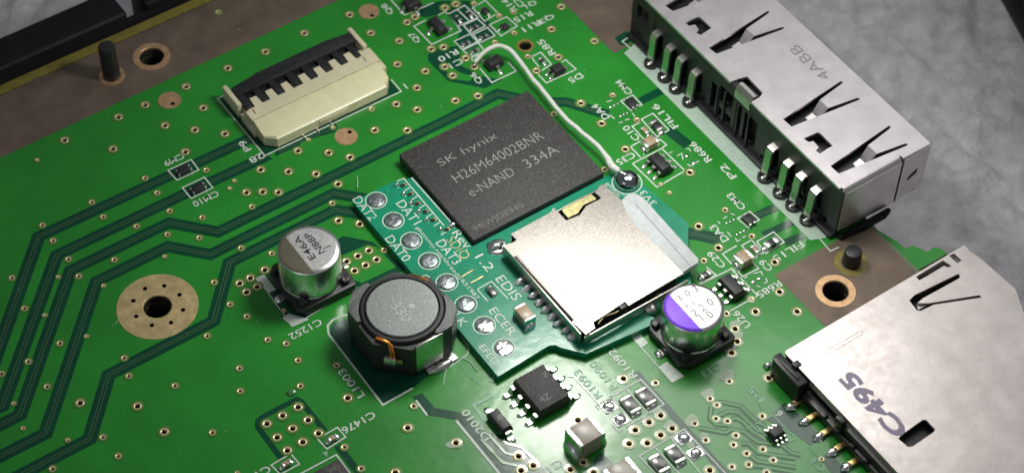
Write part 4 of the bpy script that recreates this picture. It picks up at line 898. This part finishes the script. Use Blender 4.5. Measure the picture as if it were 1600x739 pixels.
# ---------------------------------------------------------------- double USB connector
UX0, UX1, UY0, UY1, UZ = 27.15, 38.8, -18.7, 16.5, 7.5
usb = thing('usb_connector', 'double USB connector with grey steel shell and black pin side', 'usb connector', (32, -1, 0))
def U(tl, *p): v = tl(p[0], p[1], UZ); return (v.x, v.y)
nt = [U(E6, 660, 527), U(E6, 720, 505), U(E6, 770, 492), U(E6, 870, 598), U(E6, 850, 625), U(E6, 795, 655)]
edge = [(UX0, UY1), (UX0, nt[0][1])] + nt[1:5] + [(UX0, nt[5][1]), (UX0, UY0 + .62), (UX0 + .25, UY0 + .5), (35.1, UY0 + .5), (35.15, UY0 + .05), (UX1 - .2, UY0), (UX1, UY0 + .2), (UX1, UY1)]
edge = edge[::-1] if signed(edge) < 0 else edge
loops = [edge]
vcuts = [[(C4, (490,28), (520,55), (560,45), (720,-30), (700,-60))], [], []]
FING = []
def vslot(tl, tipa, tipb, kneea, kneeb, ea, ea2, eb, eb2):
    """tip corners, inner knee (where the tongue bends down), ends of the two slits"""
    return [U(tl, *p) for p in (tipa, tipb, eb2, eb, kneeb, kneea, ea, ea2)]
for tl, tp in ((C5, [(115,492), (150,523), (307,452), (273,412), (352,336), (362,345), (438,405), (430,412)]), (C5, [(310,685), (345,716), (507,640), (470,598), (550,520), (560,528), (636,592), (628,600)]),
               (C4, [(700,232), (738,260), (925,185), (888,135), (982,55), (990,66), (1070,130), (1062,140)])):
    tipa, tipb, kneeb, kneea, ea2, ea, eb, eb2 = [U(tl, *p) for p in tp]
    V2 = lambda p: Vector((p[0], p[1])); ta_, tb_, ka_, kb_, a_, b__ = V2(tipa), V2(tipb), V2(kneea), V2(kneeb), V2(ea2), V2(eb2); cen = (ka_ + kb_) / 2; WD = .42
    def inner(t0, e0):
        d = (e0 - t0).normalized(); nrm = Vector((-d.y, d.x)); nrm = nrm if nrm.dot(cen - t0) > 0 else -nrm
        u = (cen - t0).dot(d); return t0 + d * u + nrm * WD * 1.15, e0 + nrm * WD * .75, e0 + d * .12 + nrm * WD * .3
    ki, ei, et = inner(ta_, a_); kj, ej, etj = inner(tb_, b__)
    lp = [tuple(p) for p in (ta_, tb_, b__, etj, ej, kj, ki, ei, et, a_)]; kneea, kneeb = tuple(ki), tuple(kj)
    loops.append(lp); FING.append((tipa, tipb, kneea, kneeb))
dx_, dy_ = FING[0][0][0] - FING[2][0][0], FING[0][0][1] - FING[2][0][1]
gap = FING[1][0][1] - FING[0][0][1]
lp = [(x, y - gap) for x, y in loops[3]]; loops.append(lp); f3 = FING[2]; FING.append(tuple((x, y - gap) for x, y in f3))
for tl, pp in ((C5, [(200,572), (225,560), (258,546), (270,552), (320,602), (300,612), (268,634), (250,622), (262,608), (240,582), (220,586)]), (C4, [(588,112), (612,98), (650,82), (662,88), (714,136), (695,148), (662,170), (640,160), (652,145), (635,120), (605,126)])):
    loops.append([U(tl, *p) for p in pp])
for i in range(1, len(loops)):
    if signed(loops[i]) > 0: loops[i] = loops[i][::-1]
Mesh().plate(loops, UZ - .3, UZ).build('shell_top', 'shell_steel', usb, 30); USB_HOLES = loops[1:]
for (ta, tb, ka, kb) in FING:
    mb = Mesh(); ta, tb, ka, kb = (Vector((p[0], p[1])) for p in (ta, tb, ka, kb))
    m1, m2 = ka.lerp(ta, .55), kb.lerp(tb, .55); e1, e2 = ka.lerp(ta, .8), kb.lerp(tb, .8)
    cen = (ta + tb + ka + kb) / 4; sh = lambda p: cen + (p - cen) * .82
    rows = [(ka, kb, UZ - .02), (sh(ka.lerp(ta, .12)), sh(kb.lerp(tb, .12)), UZ - 1.3), (sh(e1), sh(e2), UZ - 1.9), (sh(ka.lerp(ta, .9)), sh(kb.lerp(tb, .9)), UZ - 1.35)]
    v = []; f = []
    for a, b_, z in rows: v += [(a.x, a.y, z), (b_.x, b_.y, z), (a.x, a.y, z - .25), (b_.x, b_.y, z - .25)]
    for j in range(3): k = j * 4; f += [(k, k + 1, k + 5, k + 4), (k + 2, k + 6, k + 7, k + 3), (k, k + 4, k + 6, k + 2), (k + 1, k + 3, k + 7, k + 5)]
    mb.add(v, f); mb.build('spring_finger', 'shell_steel', usb, 40)
# folded-over near end, two panels with a seam
fnx = lambda x, z, d: (x, UY0 - .12 + d, z)
Mesh().plate([[(UX0 + .35, 1.2), (35.0, .6), (35.0, UZ - .56), (UX0 + .55, UZ - .56), (UX0 + .35, UZ - .8)]], -.15, .1, 0, lambda x, z, d: (x, UY0 + .02 - d, z)).build('end_panel', 'shell_steel', usb, 30)
Mesh().plate([[(35.3, .6), (UX1, 1.4), (UX1, UZ - .3), (UX1 - .2, UZ - .12), (35.3, UZ - .35)], [(36.4, 3.2), (36.4, 3.9), (37.6, 4.6), (37.6, 3.8)]], -.15, .1, 0, lambda x, z, d: (x, UY0 + .02 - d, z)).build('end_panel', 'shell_steel', usb, 30)
Mesh().tube([(UX0 + .3, UY0 + .5, UZ - .52), (34.95, UY0 + .5, UZ - .52)], .5, 24).build('folded_edge', 'shell_steel', usb, 60)
Mesh().box(UX1 - .25, UX1, UY0 + .2, UY1, 1.2, UZ - .31, .03).build('back_panel', 'shell_steel', usb)
# black insulator with its openings
yy = lambda tl, x, y, z: tl(x, y, z).y
holes = []
def win(y0, y1, z0, z1): holes.append([(y0, z0), (y1, z0), (y1, z1), (y0, z1)])
for s in (0, -19.75):
    pass
win(3.05, 3.55, .95, 1.6); win(1.5, 2.35, .9, 5.0); win(-1.2, .85, 3.2, 5.6); win(-1.2, .85, .9, 2.4); win(-2.7, -1.75, .9, 5.3); win(-5.3, -3.2, .9, 5.2); win(-6.95, -6.4, .95, 1.6); win(-17.2, -16.6, .9, 1.7); win(13.6, 15.6, 3.4, 5.6); win(14.6, 15.1, 1.0, 1.7)
PINY = [11.46, 9.0, 7.0, 4.45, -8.3, -10.75, -12.75, -15.3]
PINY = [P(*p).y for p in ((1018.7,101.4), (1038.9,123.5), (1056.4,140.7), (1078.5,161.5), (1196.7,278.6), (1218.7,304), (1238.7,323.6), (1262,345.3))]
for y in PINY: win(y - .62, y + .62, .25, 4.35)
front = [(UY0 + .1, .05), (UY1, .05), (UY1, UZ - .32), (UY0 + .1, UZ - .32)]
Mesh().plate([front] + holes, 0, .7, 0, lambda y, z, d: (UX0 + .85 - d, y, z)).build('insulator_front', 'housing_black', usb, 30)
Mesh().box(UX0 + 1.3, UX1 - .4, UY0 + .25, UY1 - .1, .3, UZ - 1.5, .1).build('insulator', 'housing_black', usb)  # black block added inside so the shell openings look dark
for y in (1.15, -.0, -2.2, -4.0, 12.6): Mesh().box(UX0 - .05, UX0 + .3, y - .14, y + .14, .4, 5.4, .04).build('insulator_rib', 'housing_black', usb)
for i, y in enumerate(PINY):
    a = 26.25
    prof = [(UX0 + .9, 4.75), (27.0, 4.8), (26.55, 4.6), (26.35, 4.2), (26.3, 2.2), (26.2, 1.9), (26.25, .35), (26.3, .06)]
    v = []; f = []; wd = .46; th = .3
    for j, (x, z) in enumerate(prof):
        nx, nz = (0, -1) if j < 2 else ((1, -.8) if j == 2 else (1, 0)); l = math.hypot(nx, nz); nx /= l; nz /= l
        v += [(x, y - wd, z), (x, y + wd, z), (x + nx * th, y - wd, z + nz * th), (x + nx * th, y + wd, z + nz * th)]
    for j in range(len(prof) - 1): k = j * 4; f += [(k, k + 4, k + 5, k + 1), (k + 2, k + 3, k + 7, k + 6), (k, k + 2, k + 6, k + 4), (k + 1, k + 5, k + 7, k + 3)]
    e = (len(prof) - 1) * 4; f += [(0, 1, 3, 2), (e, e + 2, e + 3, e + 1)]
    o = Mesh().add(v, f).build('pin', 'tin', usb, 35)
    Mesh().blob(26.12, y, .05, .42, .36, .5, 16, 6, 0, .1).build('solder_joint', 'solder', o, 60)
    Mesh().lathe(26.45, y, [(.82, .056), (.82, .5), (.62, .5), (.6, .058)], 24).build('pin_guard', 'housing_black', o, 40)
Mesh().box(26.75, UX0 + .4, UY0 + .2, UY1, .06, .55, .08).build('insulator_foot', 'housing_black', usb)
# steel tab curling up from the notch
a, b_ = Vector(U(E6, 795, 652)), Vector(U(E6, 865, 600)); v = []; f = []
yA, yB = U(E6, 745, 530)[1], U(E6, 862, 610)[1]
prof = [(UX0 + .1, 5.9), (UX0 + .0, 6.6), (UX0 + .15, 7.3), (UX0 + .45, 7.75), (UX0 + .8, 7.72), (UX0 + 1.1, 7.4)]
for x, z in prof: v += [(x, yA, z), (x, yB, z), (x + .18, yA, z - .12), (x + .18, yB, z - .12)]
for j in range(len(prof) - 1): k = j * 4; f += [(k, k + 4, k + 5, k + 1), (k + 2, k + 3, k + 7, k + 6), (k, k + 2, k + 6, k + 4), (k + 1, k + 5, k + 7, k + 3)]
Mesh().add(v, f).build('shell_tab', 'tin', usb, 40)
text('4ABB', C5(300, 325, UZ), C5(150, 195, UZ), 'stamp_grey', usb, 1.25, UZ + .02, .0, 'stamped_text')
Mesh().prism([(26.6, -18.9), (34.5, -18.9), (35.6, -20.2), (33.5, -21.2), (29.8, -20.6), (27.0, -20.3)][::1], .05, 1.0, .12).build('foot', 'housing_black', usb) if False else None
mb = Mesh(); pl = [(27.6, -19.3), (30.5, -19.6), (33.4, -19.7), (34.4, -19.3), (34.3, -18.86), (27.6, -18.86)]; mb.prism(pl, .06, .6, .12); mb.build('foot', 'frame_black', usb)

# ---------------------------------------------------------------- card slot
SZ = 3.0
sd = thing('card_slot', 'flat steel card slot cover stamped C495 at lower right', 'card slot', (22, -42, 0))
def Sd(tl, x, y): p = tl(x, y, SZ); return (p.x, p.y)
x_l = 12.25
out = [(x_l, -75), (34.0, -75), (34.5, -39.5), Sd(E2, 1232, 462), Sd(E2, 1190, 342), Sd(E2, 1010, 185), Sd(E2, 975, 165), Sd(E2, 945, 132), (x_l + .15, -28.42), (x_l, -28.6)]
hl = [[Sd(E2, *p) for p in pp] for pp in (
  [(712,284), (842,206), (884,232), (800,275), (748,322)],
  [(872,184), (896,172), (932,206), (912,220)],
  [(680,398), (705,372), (915,270), (926,280), (920,292), (745,388), (720,410), (770,412), (1020,372), (1028,384), (800,418), (735,448), (715,445)])]
hl.append([Sd(E1, *p) for p in [(753,572), (770,552), (872,480), (888,480), (932,526), (925,540), (822,610), (800,612)]])
loops = [out] + hl
Mesh().plate(loops, SZ - .3, SZ).build('cover', 'shell_steel_sd', sd, 0); SD_HOLES = loops[1:]
Mesh().plate([[Sd(E2, *p) for p in [(720,405), (745,384), (905,300), (960,378), (775,408), (725,432)]]], SZ - .55, SZ - .35).build('spring_tongue', 'shell_steel_sd', sd, 0)
Mesh().plate([[Sd(E2, *p) for p in [(728,296), (766,276), (848,226), (874,236), (798,270), (768,302), (748,314)]]], SZ - .36, SZ - .2).build('lock_tongue', 'shell_steel_sd', sd, 0)
sl = [(285,652), (282,642), (292,634), (436,550), (450,546), (457,553), (450,562), (305,650), (294,657)]
Mesh().ribbon([Vector(Sd(E2, *p)) for p in sl], .05, SZ + .006, closed=True).build('embossed_outline', 'mark_grey', sd, 0)
text('C495', E1(790, 545, SZ), E1(480, 270, SZ), 'stamp_purple', sd, 2.0, SZ + .012, .045, 'stamped_text')
inner = [(x_l + .9, -75), (33.5, -75), (34.0, -39), (35.2, -34.5), (35.1, -29.2), (x_l + .9, -28.9)]
Mesh().prism(inner, .08, SZ - 1.0, 0).build('insulator', 'housing_black', sd)
Mesh().box(x_l + .3, 35.5, -28.62, -28.45, .1, SZ - .31, .02).build('side_wall', 'shell_steel_sd', sd)
Mesh().box(x_l + .02, x_l + .2, -75, -32.3, 2.0, SZ - .31, .03).build('side_wall', 'shell_steel_sd', sd)
Mesh().prism([(x_l - 1.35, -32.3), (x_l - .15, -32.3), (x_l - .15, -28.1), (x_l - 1.0, -28.05), (x_l - 1.35, -28.4)], .08, 2.75, .12).build('corner_block', 'housing_black', sd)
Mesh().box(x_l - .35, x_l + .45, -30.6, -29.9, 2.3, 3.15, .1).build('corner_peg', 'housing_black', sd)
Mesh().box(x_l - .95, x_l - .55, -31.6, -29.0, 2.7, 2.9, .04).build('corner_ridge', 'housing_black', sd)
Mesh().box(x_l - .75, x_l + .9, -75, -32.32, .1, 1.2, .1).build('rail', 'housing_black', sd)
Mesh().box(x_l - .45, x_l + .6, -75, -37.5, 1.19, 2.3, .1).build('rail', 'housing_black', sd)
Mesh().box(x_l - .7, x_l - .05, -37.9, -36.9, 1.19, 2.9, .1).build('rail_peg', 'housing_black', sd)
for k in range(7):
    c = at(1241 + 21.5 * k, 631.5 + 23.7 * k, .2); y = c.y
    o = Mesh().box(x_l - 2.0, x_l - .4, y - .3, y + .3, .1, .42, .06).build('contact', 'gold', sd)
    Mesh().blob(x_l - 1.9, y, .03, .75, .5, .45, 18, 6, 0, .4).build('solder_joint', 'solder', o, 60)
    for dy in (-.95, .95): Mesh().box(x_l - .85, x_l - .3, y + dy - .16, y + dy + .16, 1.1, 1.45, .06).build('rail_tooth', 'housing_black', sd) if k > 1 else None
c = W6(880, 110, .5); Mesh().blob(c.x, c.y, .05, .5, .4, .5, 14, 5, 0, .3).build('solder_joint', 'solder_dull', sd, 60)

# wear marks on the steel covers
for par, z, xa, xb_, ya, yb, n_ in ((usb, UZ, 28.5, 38, -17.5, 13, 16), (sd, SZ, 14, 33, -44, -30, 16), (sock, ZS, -1, 8, -14, -3, 10)):
    for i in range(n_):
        x, y, a, l = random.uniform(xa, xb_), random.uniform(ya, yb), random.uniform(-.5, 2.2), random.uniform(.5, 2.2)
        p0 = Vector((x, y)); p1 = p0 + Vector((math.cos(a), math.sin(a))) * l
        if not (xa <= p1.x <= xb_ and ya <= p1.y <= yb): continue
        if par is not sock and any(inside((q_.x, q_.y), l_) for l_ in (USB_HOLES if par is usb else SD_HOLES) for q_ in (p0, p0.lerp(p1, .25), (p0 + p1) / 2, p0.lerp(p1, .75), p1)): continue
        Mesh().ribbon([p0, (p0 + p1) / 2 + Vector((.04, .03)), p1], .028, z + .006).build('scratch', 'scratch_light', par, 0)

# ---------------------------------------------------------------- black case frame, background
fr = thing('case_frame', 'black plastic case frame along the upper left board edge', 'case frame', (-40, 50, -6))
for x0, x1 in ((-110, -18.2), (-16.0, 40)):
    Mesh().box(x0, x1, 48.5, 53.0, -6, 2.1, .5, seg=3).build('rail', 'frame_black', fr)
Mesh().box(-110, 40, 48.45, 49.1, -7, .9, .15).build('ledge', 'frame_black', fr)
c1_, c2_ = at(1632, 35, -9), at(1590, -40, -9)
d = (c2_ - c1_); o = Mesh().tube([c1_ - d * 2, c1_, c2_, c2_ + d * 2], 3.2, 20).build('black_cable', 'frame_black', None, 60, tuple(c1_)); tag(o, 'black cable end at the upper right picture corner', 'cable')
# grey fleece the board lies above
N_ = 330; x0, x1, y0, y1 = -130.0, 190.0, -120.0, 170.0; v = []; f = []
for j in range(N_ + 1):
    for i in range(N_ + 1):
        x = x0 + (x1 - x0) * i / N_; y = y0 + (y1 - y0) * j / N_
        h = 1.3 * noise.noise((x * .11, y * .11, 1)) + 1.7 * noise.noise((x * .34, y * .34, 5)) + .75 * noise.noise((x * .62, y * .62, 9))
        v.append((x, y, -20 + h))
for j in range(N_):
    for i in range(N_): a = j * (N_ + 1) + i; f.append((a, a + 1, a + N_ + 2, a + N_ + 1))
o = Mesh().add(v, f).build('fleece_blanket', 'carpet', None, 180, (0, 0, -20)); o['kind'] = 'structure'
